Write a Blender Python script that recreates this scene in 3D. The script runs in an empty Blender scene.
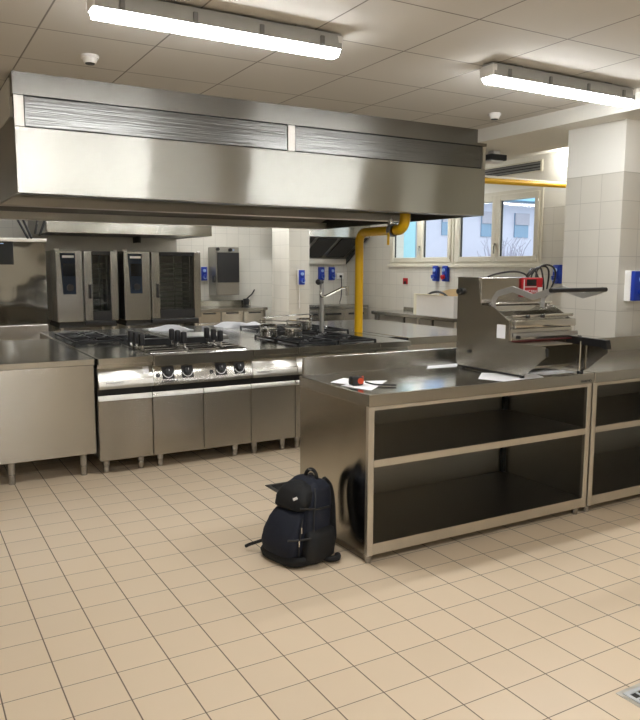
import bpy, bmesh, math, random
from mathutils import Vector, Matrix
random.seed(4)
S = bpy.context.scene
COL = S.collection
# ------------------------------------------------------------------ materials
def new_mat(name):
    m = bpy.data.materials.new(name); m.use_nodes = True
    nt = m.node_tree; b = nt.nodes['Principled BSDF']
    return m, nt, b
def srgb(r, g, b):
    f = lambda c: (c/255/12.92 if c/255 <= .04045 else ((c/255+.055)/1.055)**2.4)
    return (f(r), f(g), f(b), 1)
def plain(name, col, rough=.5, metal=0.0, var=.06, scale=14, spec=.5, bump=0.0):
    m, nt, b = new_mat(name)
    n = nt.nodes.new('ShaderNodeTexNoise'); n.inputs['Scale'].default_value = scale; n.inputs['Detail'].default_value = 3
    tc = nt.nodes.new('ShaderNodeTexCoord'); nt.links.new(tc.outputs['Object'], n.inputs['Vector'])
    mx = nt.nodes.new('ShaderNodeMix'); mx.data_type = 'RGBA'
    mx.inputs[6].default_value = tuple(c*(1-var) for c in col[:3])+(1,)
    mx.inputs[7].default_value = tuple(min(1, c*(1+var)) for c in col[:3])+(1,)
    nt.links.new(n.outputs['Fac'], mx.inputs[0]); nt.links.new(mx.outputs[2], b.inputs['Base Color'])
    b.inputs['Roughness'].default_value = rough; b.inputs['Metallic'].default_value = metal
    b.inputs['Specular IOR Level'].default_value = spec
    if bump:
        bp = nt.nodes.new('ShaderNodeBump'); bp.inputs['Strength'].default_value = bump; bp.inputs['Distance'].default_value = .004
        nt.links.new(n.outputs['Fac'], bp.inputs['Height']); nt.links.new(bp.outputs['Normal'], b.inputs['Normal'])
    return m
def steel(name, col=(.56, .535, .49, 1), rough=.24, streak=(60, 60, 2), wob=.0, var=.03, rv=.03, smear=None):
    """brushed stainless: streaky roughness, gentle sheet waviness"""
    m, nt, b = new_mat(name); L = nt.links.new
    tc = nt.nodes.new('ShaderNodeTexCoord')
    mp = nt.nodes.new('ShaderNodeMapping'); mp.inputs['Scale'].default_value = streak
    L(tc.outputs['Object'], mp.inputs['Vector'])
    n = nt.nodes.new('ShaderNodeTexNoise'); n.inputs['Scale'].default_value = 1.0; n.inputs['Detail'].default_value = 4
    L(mp.outputs['Vector'], n.inputs['Vector'])
    mr = nt.nodes.new('ShaderNodeMapRange'); mr.inputs['To Min'].default_value = rough-rv; mr.inputs['To Max'].default_value = rough+rv
    L(n.outputs['Fac'], mr.inputs['Value']); L(mr.outputs['Result'], b.inputs['Roughness'])
    mx = nt.nodes.new('ShaderNodeMix'); mx.data_type = 'RGBA'
    mx.inputs[6].default_value = tuple(c*(1-var) for c in col[:3])+(1,)
    mx.inputs[7].default_value = tuple(min(1, c*(1+var)) for c in col[:3])+(1,)
    L(n.outputs['Fac'], mx.inputs[0]); L(mx.outputs[2], b.inputs['Base Color'])
    b.inputs['Metallic'].default_value = 1
    if wob:
        w = nt.nodes.new('ShaderNodeTexNoise'); w.inputs['Scale'].default_value = 1.6; w.inputs['Detail'].default_value = 1
        L(tc.outputs['Object'], w.inputs['Vector'])
        bp = nt.nodes.new('ShaderNodeBump'); bp.inputs['Strength'].default_value = 1; bp.inputs['Distance'].default_value = wob
        L(w.outputs['Fac'], bp.inputs['Height']); L(bp.outputs['Normal'], b.inputs['Normal'])
    if smear:
        # hairline brushing: facets tilt across the grain, far finer than a pixel
        wn = nt.nodes.new('ShaderNodeTexWhiteNoise'); sc = nt.nodes.new('ShaderNodeVectorMath'); sc.operation = 'SCALE'; sc.inputs['Scale'].default_value = 4000
        L(tc.outputs['Object'], sc.inputs[0]); L(sc.outputs[0], wn.inputs['Vector'])
        sub = nt.nodes.new('ShaderNodeVectorMath'); sub.operation = 'SUBTRACT'; sub.inputs[1].default_value = (.5, .5, .5)
        L(wn.outputs['Color'], sub.inputs[0])
        dt = nt.nodes.new('ShaderNodeVectorMath'); dt.operation = 'DOT_PRODUCT'; dt.inputs[1].default_value = (1, 1, 1); L(sub.outputs[0], dt.inputs[0])
        v = nt.nodes.new('ShaderNodeVectorMath'); v.operation = 'SCALE'; v.inputs[0].default_value = smear; L(dt.outputs['Value'], v.inputs['Scale'])
        ad = nt.nodes.new('ShaderNodeVectorMath'); ad.operation = 'ADD'
        if wob: L(bp.outputs['Normal'], ad.inputs[0])
        else:
            ge = nt.nodes.new('ShaderNodeNewGeometry'); L(ge.outputs['Normal'], ad.inputs[0])
        L(v.outputs[0], ad.inputs[1])
        no = nt.nodes.new('ShaderNodeVectorMath'); no.operation = 'NORMALIZE'; L(ad.outputs[0], no.inputs[0]); L(no.outputs[0], b.inputs['Normal'])
    return m
def emit(name, col, strength):
    m, nt, b = new_mat(name)
    b.inputs['Emission Color'].default_value = col; b.inputs['Emission Strength'].default_value = strength
    b.inputs['Base Color'].default_value = (.8, .8, .8, 1)
    return m
def grid_mat(name, axes, anchor, pitch, col, grout, lw, rough, split=None, top=None, var=.04, lw2=None, bump=.3):
    """square tiles in world metres; axes = two of 'XYZ'; above z=split a plain plaster"""
    m, nt, b = new_mat(name); N = nt.nodes.new; L = nt.links.new
    geo = N('ShaderNodeNewGeometry'); sp = N('ShaderNodeSeparateXYZ'); L(geo.outputs['Position'], sp.inputs[0])
    def mth(op, a, c=None, d=None):
        n = N('ShaderNodeMath'); n.operation = op
        for i, v in enumerate((a, c, d)):
            if v is None: continue
            if isinstance(v, (int, float)): n.inputs[i].default_value = v
            else: L(v, n.inputs[i])
        return n.outputs[0]
    ids = []; masks = []
    for i, ax in enumerate(axes):
        u = mth('DIVIDE', mth('SUBTRACT', sp.outputs[ax], anchor[i]), pitch[i] if isinstance(pitch, tuple) else pitch)
        ids.append(mth('FLOOR', u)); fr = mth('FRACT', u)
        d = mth('MINIMUM', fr, mth('SUBTRACT', 1.0, fr))
        w = (lw if i == 0 or lw2 is None else lw2)/(pitch[i] if isinstance(pitch, tuple) else pitch)/2
        k = N('ShaderNodeMapRange'); k.inputs['From Min'].default_value = w*.6; k.inputs['From Max'].default_value = w*1.4
        L(d, k.inputs['Value']); masks.append(k.outputs['Result'])
    mask = mth('MINIMUM', masks[0], masks[1])
    cv = N('ShaderNodeCombineXYZ'); L(ids[0], cv.inputs[0]); L(ids[1], cv.inputs[1])
    wn = N('ShaderNodeTexWhiteNoise'); wn.noise_dimensions = '3D'; L(cv.outputs[0], wn.inputs['Vector'])
    nz = N('ShaderNodeTexNoise'); nz.inputs['Scale'].default_value = 9; nz.inputs['Detail'].default_value = 5; L(geo.outputs['Position'], nz.inputs['Vector'])
    f = mth('ADD', mth('MULTIPLY', wn.outputs['Value'], .6), mth('MULTIPLY', nz.outputs['Fac'], .4))
    mx = N('ShaderNodeMix'); mx.data_type = 'RGBA'
    mx.inputs[6].default_value = tuple(c*(1-var) for c in col[:3])+(1,); mx.inputs[7].default_value = tuple(min(1, c*(1+var)) for c in col[:3])+(1,)
    L(f, mx.inputs[0])
    m2 = N('ShaderNodeMix'); m2.data_type = 'RGBA'; m2.inputs[6].default_value = grout
    L(mask, m2.inputs[0]); L(mx.outputs[2], m2.inputs[7])
    out = m2.outputs[2]; hgt = mask
    if split is not None:
        gt = mth('GREATER_THAN', sp.outputs['Z'], split)
        m3 = N('ShaderNodeMix'); m3.data_type = 'RGBA'; m3.inputs[7].default_value = top
        L(gt, m3.inputs[0]); L(out, m3.inputs[6]); out = m3.outputs[2]
        hgt = mth('MAXIMUM', mask, gt)
        L(mth('MULTIPLY_ADD', gt, .85-rough, rough), b.inputs['Roughness'])
    else:
        L(mth('MULTIPLY_ADD', mask, rough-.8, .8), b.inputs['Roughness'])
    L(out, b.inputs['Base Color'])
    bp = N('ShaderNodeBump'); bp.inputs['Strength'].default_value = bump; bp.inputs['Distance'].default_value = .002
    L(hgt, bp.inputs['Height']); L(bp.outputs['Normal'], b.inputs['Normal'])
    return m
M = {}
M['floor'] = grid_mat('floor_tiles', 'XY', (.234, .022), .2, srgb(226, 206, 178), srgb(112, 96, 82), .0048, .33, var=.03, lw2=.0034)
WT = srgb(203, 199, 188); WG = srgb(172, 168, 158); PL = srgb(226, 224, 216)
M['tile_y'] = grid_mat('wall_tiles_facing_y', 'XZ', (.05, .04), .2, WT, WG, .004, .3, 2.25, PL)
M['tile_x'] = grid_mat('wall_tiles_facing_x', 'YZ', (.0, .04), .2, WT, WG, .004, .3, 2.25, PL)
M['pier'] = grid_mat('pier_tiles', 'XZ', (4.845, .12), (.2, .2125), WT, WG, .004, .3, 2.25, PL)
M['pier_x'] = grid_mat('pier_tiles_x', 'YZ', (3.8, .12), (.2, .2125), WT, WG, .004, .3, 2.25, PL)
M['ceil'] = grid_mat('ceiling_panels', 'XY', (2.61-.63*10, 3.585-.635*10), (.63, .635), srgb(205, 201, 193), srgb(128, 123, 116), .009, .85, var=.02, bump=.6)
M['plaster'] = plain('white_plaster', PL, .85, var=.02, bump=.1)
M['steel'] = steel('brushed_steel', col=(.46, .445, .405, 1), rough=.17, streak=(20, 20, 1.5), smear=(0, 0, .22))
M['steel_v'] = steel('brushed_steel_vertical', col=(.46, .44, .40, 1), rough=.17, streak=(30, 30, .8), wob=.0006, smear=(0, 0, .28))
M['hood'] = steel('hood_sheet', col=(.42, .41, .37, 1), rough=.13, streak=(14, 14, .3), wob=.004, var=.02, rv=.02, smear=(0, 0, .36))
M['footmetal'] = steel('foot_metal', col=(.40, .39, .37, 1), rough=.22, streak=(8, 8, 8))
M['ovensteel'] = steel('oven_steel', col=(.36, .35, .32, 1), rough=.24, streak=(20, 20, 1.5), smear=(0, 0, .2))
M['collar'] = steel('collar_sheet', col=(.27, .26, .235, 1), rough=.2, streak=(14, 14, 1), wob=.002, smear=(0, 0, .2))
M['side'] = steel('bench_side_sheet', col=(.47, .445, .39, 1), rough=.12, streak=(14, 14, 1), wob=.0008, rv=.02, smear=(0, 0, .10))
M['top'] = steel('polished_top', col=(.50, .50, .48, 1), rough=.17, streak=(3, 30, 30), rv=.03)
M['dull'] = steel('dull_steel', col=(.36, .35, .32, 1), rough=.34, streak=(1.5, 20, 20))
M['frame'] = steel('satin_frame', col=(.66, .63, .57, 1), rough=.34, streak=(2, 20, 20), smear=(0, 0, .3))
M['chrome'] = steel('chrome', col=(.72, .72, .70, 1), rough=.12, streak=(8, 8, 8), rv=.03)
M['panel'] = steel('control_panel_steel', col=(.60, .585, .54, 1), rough=.28, streak=(2, 20, 20), smear=(0, 0, .15))
M['alu'] = plain('handle_aluminium', (.42, .41, .385, 1), .36, metal=.6)
M['alu_bright'] = plain('bright_galvanised', (.62, .64, .65, 1), .45, metal=.5)
M['darksteel'] = steel('dark_dull_steel', col=(.10, .095, .085, 1), rough=.4, streak=(2, 20, 20))  # evenly darker steel for the hood's inner parts and the floor grate frame
M['black'] = plain('black_plastic', (.012, .012, .013, 1), .42)
M['iron'] = plain('cast_iron', (.018, .018, .019, 1), .5, bump=.4, scale=60)
M['darkglass'] = plain('dark_glass', (.012, .013, .014, 1), .06, var=.01)
M['dark'] = plain('dark_interior', (.03, .03, .028, 1), .7)
M['slate'] = plain('oven_touch_panel', srgb(38, 48, 62), .2, var=.03)
M['screen'] = plain('unlit_screen', srgb(20, 28, 40), .1, var=.02)
M['yellow'] = plain('yellow_gas_paint', srgb(226, 176, 12), .38, var=.05, scale=6)
M['white'] = plain('white_plastic', srgb(228, 226, 222), .45, var=.02)
M['paper'] = plain('white_paper', srgb(238, 238, 240), .8, var=.02)
M['red'] = plain('red_plastic', srgb(178, 22, 34), .4)
M['maroon'] = plain('dark_red_rubber', srgb(92, 22, 26), .5)
M['blue'] = plain('blue_plastic', srgb(24, 56, 158), .38)
M['paleblue'] = plain('pale_blue_cap', srgb(150, 178, 222), .4)
M['frame_w'] = plain('window_frame_paint', srgb(206, 201, 184), .5, var=.02)
M['navy'] = plain('navy_nylon', srgb(12, 19, 36), .75, var=.25, scale=300, bump=.5)
M['bagblack'] = plain('black_nylon', srgb(9, 10, 13), .7, var=.25, scale=300, bump=.5)
M['orange'] = plain('orange_rubber', srgb(214, 74, 30), .5)
M['card'] = plain('cardboard', srgb(205, 176, 132), .85, var=.08)
M['cream'] = plain('cream_board', srgb(226, 220, 196), .7)
M['grey'] = plain('grey_plastic', srgb(120, 120, 118), .5)
M['lampbody'] = plain('lamp_body_grey', srgb(168, 168, 164), .5)
M['facade'] = plain('lilac_render', srgb(200, 198, 210), .9, var=.03, scale=3)
M['facade2'] = plain('teal_render', srgb(160, 200, 205), .9, var=.03, scale=3)
M['roof'] = plain('blue_roof', srgb(88, 128, 178), .7, var=.05, scale=4)
M['fascia'] = plain('pale_blue_fascia', srgb(150, 200, 226), .6)
M['blind'] = plain('grey_blind', srgb(170, 166, 176), .7)
M['extglass'] = plain('far_window_glass', srgb(120, 148, 172), .2)
M['bark'] = plain('bare_twigs', srgb(176, 170, 182), .9)
M['ground'] = plain('outside_ground', srgb(120, 120, 118), .95, scale=2)
M['ink'] = plain('dark_ink', (.03, .03, .03, 1), .6)
M['lamp'] = emit('lamp_diffuser', (.97, .985, 1.0, 1), 21)
M['lamp2'] = emit('box_lamp_diffuser', (1.0, .98, .94, 1), 7)
# ribbed filter sheet (hood top band)
def ribbed():
    m, nt, b = new_mat('perforated_filter_sheet'); L = nt.links.new
    tc = nt.nodes.new('ShaderNodeTexCoord')
    mp = nt.nodes.new('ShaderNodeMapping'); mp.inputs['Scale'].default_value = (1.2, 1, 55); L(tc.outputs['Object'], mp.inputs['Vector'])
    n = nt.nodes.new('ShaderNodeTexNoise'); n.inputs['Scale'].default_value = 1.6; n.inputs['Detail'].default_value = 5; L(mp.outputs['Vector'], n.inputs['Vector'])
    bp = nt.nodes.new('ShaderNodeBump'); bp.inputs['Strength'].default_value = .4; bp.inputs['Distance'].default_value = .005
    L(n.outputs['Fac'], bp.inputs['Height']); L(bp.outputs['Normal'], b.inputs['Normal'])
    b.inputs['Base Color'].default_value = (.19, .187, .178, 1); b.inputs['Metallic'].default_value = 1; b.inputs['Roughness'].default_value = .24
    return m
M['filter'] = ribbed()
def glass(name, tint, gl):
    m = bpy.data.materials.new(name); m.use_nodes = True; nt = m.node_tree; nt.nodes.clear(); L = nt.links.new
    o = nt.nodes.new('ShaderNodeOutputMaterial'); t = nt.nodes.new('ShaderNodeBsdfTransparent'); t.inputs[0].default_value = tint
    g = nt.nodes.new('ShaderNodeBsdfGlossy'); g.inputs['Roughness'].default_value = .03
    fr = nt.nodes.new('ShaderNodeFresnel'); fr.inputs['IOR'].default_value = gl
    gm = nt.nodes.new('ShaderNodeNewGeometry'); iv = nt.nodes.new('ShaderNodeMath'); iv.operation = 'SUBTRACT'; iv.inputs[0].default_value = 1; L(gm.outputs['Backfacing'], iv.inputs[1])
    mu = nt.nodes.new('ShaderNodeMath'); mu.operation = 'MULTIPLY'; L(fr.outputs[0], mu.inputs[0]); L(iv.outputs[0], mu.inputs[1])
    mx = nt.nodes.new('ShaderNodeMixShader'); L(mu.outputs[0], mx.inputs[0]); L(t.outputs[0], mx.inputs[1]); L(g.outputs[0], mx.inputs[2]); L(mx.outputs[0], o.inputs[0])
    return m
M['glass'] = glass('window_glass', (.93, .96, .97, 1), 1.45)
M['ovenglass'] = glass('oven_door_glass', (.72, .74, .74, 1), 1.5)
# ------------------------------------------------------------------ geometry helpers
OFF = {}
class G:
    def __init__(s): s.bm = bmesh.new()
    def merge(s, b):
        me = bpy.data.meshes.new('t'); b.to_mesh(me); b.free(); s.bm.from_mesh(me); bpy.data.meshes.remove(me); return s
    def box(s, x0, x1, y0, y1, z0, z1, bev=0.0, seg=1, mat=None):
        b = bmesh.new(); bmesh.ops.create_cube(b, size=1)
        for v in b.verts:
            v.co = Vector(((x0+x1)/2+v.co.x*(x1-x0), (y0+y1)/2+v.co.y*(y1-y0), (z0+z1)/2+v.co.z*(z1-z0)))
        if bev: bmesh.ops.bevel(b, geom=b.edges[:], offset=bev, segments=seg, affect='EDGES', profile=.5)
        if mat is not None: b.transform(mat)
        return s.merge(b)
    def cyl(s, p0, p1, r, r2=None, seg=20, caps=True):
        p0 = Vector(p0); p1 = Vector(p1); d = p1-p0
        b = bmesh.new(); bmesh.ops.create_cone(b, cap_ends=caps, segments=seg, radius1=r, radius2=r if r2 is None else r2, depth=d.length)
        q = d.to_track_quat('Z', 'Y'); b.transform(Matrix.Translation((p0+p1)/2) @ q.to_matrix().to_4x4())
        return s.merge(b)
    def tube(s, pts, r, seg=8, closed=False):
        pts = [Vector(p) for p in pts]; n = len(pts); b = bmesh.new(); rings = []
        up = None
        for i, p in enumerate(pts):
            a = pts[i-1] if (i > 0 or closed) else p; c = pts[(i+1) % n] if (i < n-1 or closed) else p
            t = (c-a).normalized()
            if up is None: up = t.orthogonal().normalized()
            up = (up-t*up.dot(t)).normalized(); sd = t.cross(up)
            rings.append([b.verts.new(p+(up*math.cos(k*2*math.pi/seg)+sd*math.sin(k*2*math.pi/seg))*r) for k in range(seg)])
        m = n if closed else n-1
        for i in range(m):
            A, B = rings[i], rings[(i+1) % n]
            for k in range(seg): b.faces.new((A[k], A[(k+1) % seg], B[(k+1) % seg], B[k]))
        if not closed: b.faces.new(rings[0][::-1]); b.faces.new(rings[-1])
        return s.merge(b)
    def prism(s, poly, ax, a, c, bev=0.0):
        """poly 2-D; ax 'X': poly=(y,z); 'Y': (x,z); 'Z': (x,y)"""
        b = bmesh.new()
        f = {'X': lambda p, t: (t, p[0], p[1]), 'Y': lambda p, t: (p[0], t, p[1]), 'Z': lambda p, t: (p[0], p[1], t)}[ax]
        A = [b.verts.new(f(p, a)) for p in poly]; B = [b.verts.new(f(p, c)) for p in poly]
        b.faces.new(A); b.faces.new(B[::-1]); n = len(poly)
        for i in range(n): b.faces.new((A[i], B[i], B[(i+1) % n], A[(i+1) % n]))
        bmesh.ops.recalc_face_normals(b, faces=b.faces)
        if bev: bmesh.ops.bevel(b, geom=b.edges[:], offset=bev, segments=1, affect='EDGES')
        return s.merge(b)
    def sphere(s, c, r, sc=(1, 1, 1), u=16, v=10, rot=None):
        b = bmesh.new(); bmesh.ops.create_uvsphere(b, u_segments=u, v_segments=v, radius=r)
        m = Matrix.Diagonal((*sc, 1))
        if rot is not None: m = rot @ m
        b.transform(Matrix.Translation(c) @ m); return s.merge(b)
    def quad(s, pts, th=0):
        b = bmesh.new(); f = b.faces.new([b.verts.new(p) for p in pts])
        return s.merge(b)
def obj(name, g, mat, parent=None, label=None, sharp=35):
    me = bpy.data.meshes.new(name)
    bmesh.ops.recalc_face_normals(g.bm, faces=g.bm.faces)
    if parent is not None: g.bm.transform(OFF[parent.name])
    g.bm.to_mesh(me); g.bm.free()
    me.polygons.foreach_set('use_smooth', [True]*len(me.polygons)); me.set_sharp_from_angle(angle=math.radians(sharp))
    me.materials.append(M[mat] if isinstance(mat, str) else mat)
    o = bpy.data.objects.new(name, me); COL.objects.link(o)
    if parent is not None:
        o.parent = parent; OFF[o.name] = OFF[parent.name]
    else: OFF[o.name] = Matrix.Identity(4)
    if label: o['label'] = label
    return o
def tag(o, label, cat, group=None):
    o['label'] = label; o['category'] = cat
    if group: o['group'] = group
    return o
def thing(name, label, cat, loc=(0, 0, 0), group=None):
    """geometry of the parts is given in world coordinates; the Empty stands at the base"""
    o = bpy.data.objects.new(name, None); COL.objects.link(o); o.empty_display_size = .1
    o.location = loc; OFF[o.name] = Matrix.Translation(-Vector(loc))
    return tag(o, label, cat, group)
def struct(name, g, mat):
    o = obj(name, g, mat); o['kind'] = 'structure'; return o
def dup(root, loc, label, group=None, rotz=None):
    def cp(o, par):
        c = o.copy(); COL.objects.link(c); c.parent = par
        for ch in o.children: cp(ch, c)
        return c
    r = cp(root, None); r.location = loc
    if rotz is not None: r.rotation_euler = (0, 0, rotz)
    r['label'] = label
    if group: r['group'] = group
    return r
def text(name, s, size, mat, parent, loc, rot, ext=.0006, sx=1):
    cu = bpy.data.curves.new('t', 'FONT'); cu.body = s; cu.size = size; cu.extrude = ext; cu.align_x = 'CENTER'; cu.align_y = 'CENTER'
    t = bpy.data.objects.new('t', cu); COL.objects.link(t); bpy.context.view_layer.update()
    me = bpy.data.meshes.new_from_object(t.evaluated_get(bpy.context.evaluated_depsgraph_get()))
    bpy.data.objects.remove(t)
    me.name = name; me.transform(OFF[parent.name] @ Matrix.Translation(loc) @ rot @ Matrix.Diagonal((sx, 1, 1, 1)))
    me.materials.clear(); me.materials.append(M[mat])
    o = bpy.data.objects.new(name, me); COL.objects.link(o); o.parent = parent; OFF[o.name] = OFF[parent.name]
    return o
RX90 = Matrix.Rotation(math.pi/2, 4, 'X')            # lettering that faces -Y
# ------------------------------------------------------------------ camera (solved from the floor tiles)
F, PITCH, ROLL, YAW, H = 733.4, .12626, .00408, .52208, 1.5176
fw = Vector((math.cos(PITCH)*math.sin(YAW), math.cos(PITCH)*math.cos(YAW), -math.sin(PITCH)))
r0 = Vector((math.cos(YAW), -math.sin(YAW), 0)); u0 = r0.cross(fw)
rr = r0*math.cos(ROLL)+u0*math.sin(ROLL); uu = u0*math.cos(ROLL)-r0*math.sin(ROLL)
cd = bpy.data.cameras.new('camera'); cam = bpy.data.objects.new('camera', cd); COL.objects.link(cam)
cam.matrix_world = Matrix(((rr.x, uu.x, -fw.x, 0), (rr.y, uu.y, -fw.y, 0), (rr.z, uu.z, -fw.z, H), (0, 0, 0, 1)))
cd.sensor_fit = 'HORIZONTAL'; cd.sensor_width = 36; cd.lens = 36*F/640; cd.clip_start = .05; cd.clip_end = 200
S.camera = cam
# ------------------------------------------------------------------ room shell
XL, YB, YR, XW, ZC, ZB = -3.6, -3.6, 11.1, 6.93, 2.75, 2.89
struct('floor', G().box(XL-.2, XW+.2, YB-.2, YR+.2, -.1, 0), 'floor')
struct('ceiling', G().box(XL-.2, 4.62, YB-.2, YR+.2, ZC, ZC+.3), 'ceil')
struct('trim_1', G().box(4.62, 5.5, YB-.2, YR+.2, 2.635, 3.05), 'plaster')                 # downstand beam
struct('trim_2', G().box(5.5, XW+.2, YB-.2, YR+.2, ZB, 3.05), 'plaster')                   # slab over the window bay
struct('wall_rear', G().box(XL-.2, XW+.2, YR, YR+.2, 0, 3.05), 'tile_y')
struct('wall_front', G().box(XL-.2, XW+.2, YB-.2, YB, 0, 3.05), 'tile_y')
struct('wall_left', G().box(XL-.2, XL, YB, YR, 0, 3.05), 'tile_x')
# right wall with two window openings
wy = [(9.77, 8.19), (8.19, 6.57)]; Z0, Z1 = 1.565, 2.50
g = G().box(XW, XW+.25, YB, 6.57, 0, 3.05).box(XW, XW+.25, 9.77, YR, 0, 3.05)
g.box(XW, XW+.25, 6.57, 9.77, 0, Z0).box(XW, XW+.25, 6.57, 9.77, Z1, 3.05)
struct('wall_right', g, 'tile_x')
struct('wall_pier', G().box(4.845, 5.75, 3.8, 4.355, 0, 2.64), 'pier')
# the pier's long side uses tiles measured along Y
pm = bpy.data.objects['wall_pier'].data; pm.materials.append(M['pier_x'])
for p in pm.polygons:
    if abs(p.normal.x) > .5: p.material_index = 1
struct('wall_column', G().box(5.05, 5.39, 9.7, 10.27, 0, ZC), 'pier')
pm = bpy.data.objects['wall_column'].data; pm.materials.append(M['tile_x'])
for p in pm.polygons:
    if abs(p.normal.x) > .5: p.material_index = 1
struct('baseboard_right', G().box(XW-.012, XW, YB, YR, 0, .08), 'tile_x')
def window(n, ya, yb, split):
    r = struct(f'window_{n}', G().box(XW-.02, XW+.06, ya-.04, ya, Z0, Z1).box(XW-.02, XW+.06, yb, yb+.04, Z0, Z1)
               .box(XW-.02, XW+.06, yb+.04, ya-.04, Z0, Z0+.03).box(XW-.02, XW+.06, yb+.04, ya-.04, Z1-.04, Z1), 'frame_w')
    for a, b in ((ya-.04, split), (split, yb+.04)):
        g = G(); w = .075
        g.box(XW-.035, XW+.03, a-w, a, Z0+.03, Z1-.04, .004).box(XW-.035, XW+.03, b, b+w, Z0+.03, Z1-.04, .004)
        g.box(XW-.035, XW+.03, b+w, a-w, Z0+.03, Z0+.10, .004).box(XW-.035, XW+.03, b+w, a-w, Z1-.12, Z1-.04, .004)
        s = obj('window_sash', g, 'frame_w', r)
        obj('pane', G().box(XW-.004, XW+.004, b+w, a-w, Z0+.10, Z1-.12), 'glass', s)
        obj('gasket', G().box(XW-.008, XW+.012, a-w-.012, a-w, Z0+.10, Z1-.12), 'black', s)
    h = G().box(XW-.055, XW-.035, split-.03, split+.0, 1.76, 1.84, .003).box(XW-.075, XW-.055, split-.03, split-.01, 1.70, 1.81, .004)
    obj('handle', h, 'chrome', r)
    for zz in (1.66, 2.36):
        obj('hinge', G().cyl((XW-.045, yb+.045, zz-.03), (XW-.045, yb+.045, zz+.03), .008), 'chrome', r)
    return r
window(1, 9.77, 8.22, 8.98); window(2, 8.19, 6.57, 7.36)
struct('trim_3', G().box(XW-.03, XW, 6.52, 9.82, Z0-.045, Z0, .004), 'frame_w')
# louvre over the windows
lv = thing('air_grille', 'long grey louvred air grille above the windows on the right wall', 'vent', (XW, 7.7, 2.7))
obj('grille_frame', G().box(XW-.02, XW, 6.63, 9.6, 2.69, 2.705).box(XW-.02, XW, 6.63, 9.6, 2.815, 2.83).box(XW-.02, XW, 6.60, 6.63, 2.69, 2.83), 'frame_w', lv)
obj('backing', G().box(XW-.004, XW-.001, 6.63, 9.6, 2.705, 2.815), 'dark', lv)
for k in range(3):
    z = 2.715+k*.035
    obj('slat', G().prism([(XW-.02, z), (XW-.004, z+.02), (XW-.004, z+.024), (XW-.02, z+.004)], 'Y', 6.63, 9.6), 'grey', lv)
# ------------------------------------------------------------------ outside
world = bpy.data.worlds.new('sky'); S.world = world; world.use_nodes = True
bg = world.node_tree.nodes['Background']; bg.inputs[0].default_value = (.84, .92, 1.0, 1); bg.inputs[1].default_value = 1.0
struct('trim_4', G().box(7.2, 60, -10, 60, -1.2, -1.0), 'ground')
bl = thing('apartment_building', 'pale lilac building with blue roof seen through the windows', 'building', (17, 22, -1))
obj('facade', G().box(16.75, 34, 22, 30, -1, 4.12), 'facade', bl)
obj('eave', G().box(16.7, 34.5, 21.4, 22.3, 4.12, 4.32), 'fascia', bl)
obj('roof', G().prism([(21.4, 4.32), (30, 4.32), (26, 8.2)], 'X', 16.7, 34.5), 'roof', bl)
for x in (17.9, 19.85, 21.6, 23.5, 25.4):
    w = obj('far_window', G().box(x, x+.75, 21.95, 22.02, 2.72, 3.68), 'extglass', bl)
    obj('blind', G().box(x, x+.75, 21.90, 21.95, 3.22, 3.68), 'blind', w)
obj('downpipe', G().cyl((22.9, 21.9, -1), (22.9, 21.9, 4.1), .05), 'fascia', bl)
b2 = thing('neighbouring_house', 'teal rendered house seen through the leftmost window pane', 'building', (13, 24, -1))
obj('facade', G().box(8, 16.55, 21.8, 28, -1, 6), 'facade2', b2)
obj('far_window', G().box(15.2, 15.9, 21.74, 21.82, 1.9, 3.2), 'extglass', b2)
for i, (x, y) in enumerate(((19.4, 20.2), (22.2, 20.1))):
    sh = thing('bare_shrub', ['leafless shrub in front of the lilac building, left of its twin', 'leafless shrub in front of the lilac building, right of its twin'][i], 'shrub', (x, y, -1), 'bare shrubs outside')
    g = G()
    for k in range(80):
        a = random.random()*6.28; t = random.uniform(.05, .55); l = random.uniform(2.3, 3.3)
        p = Vector((x, y, -1)); pts = [p]
        for q in range(4):
            p = p+Vector((math.cos(a)*t*.42, math.sin(a)*t*.42, l*.25)); a += random.uniform(-.6, .6); pts.append(p)
            if q: pts2 = [p, p+Vector((random.uniform(-.3, .3), random.uniform(-.3, .3), .35))]; g.tube(pts2, .011, 4)
        g.tube(pts, .017, 4)
    obj('twigs', g, 'bark', sh)
# ------------------------------------------------------------------ lamps
def lamp(cx, cy, ln=1.28, zt=ZC, label='', proto=None, group='linear batten lamps on the ceiling'):
    r = thing('ceiling_lamp', label, 'lamp', (cx, cy, zt), group)
    x0, x1 = cx-ln/2, cx+ln/2; zb = zt-.122
    obj('lamp_body', G().prism([(cy-.058, zt-.03), (cy-.045, zt-.012), (cy+.045, zt-.012), (cy+.058, zt-.03), (cy+.062, zt-.09), (cy+.056, zt-.09), (cy+.053, zt-.045), (cy-.053, zt-.045), (cy-.056, zt-.09), (cy-.062, zt-.09)], 'X', x0, x1), 'lampbody', r)
    obj('diffuser', G().prism([(cy-.052, zt-.05), (cy-.052, zb+.025), (cy-.032, zb), (cy+.032, zb), (cy+.052, zb+.025), (cy+.052, zt-.05)], 'X', x0+.004, x1-.004), 'lamp', r)
    for xa, xb in ((x0-.012, x0+.03), (x1-.03, x1+.012)):
        obj('end_cap', G().box(xa, xb, cy-.060, cy+.060, zt-.092, zt-.02, .012, 2), 'white', r)
    for k in range(4):
        x = x0+.12+k*(ln-.24)/3
        for ya, yb in ((cy-.072, cy-.060), (cy+.060, cy+.072)): obj('clip', G().box(x-.012, x+.012, ya, yb, zt-.085, zt-.04, .003), 'grey', r)
    for xa in (x0+.2, x1-.26): obj('mount', G().box(xa, xa+.06, cy-.03, cy+.03, zt-.014, zt), 'grey', r)
    return r
L1 = lamp(1.475, 3.52, 1.28, label='lit batten ceiling lamp at top left of the photo, left of its twin')
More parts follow.
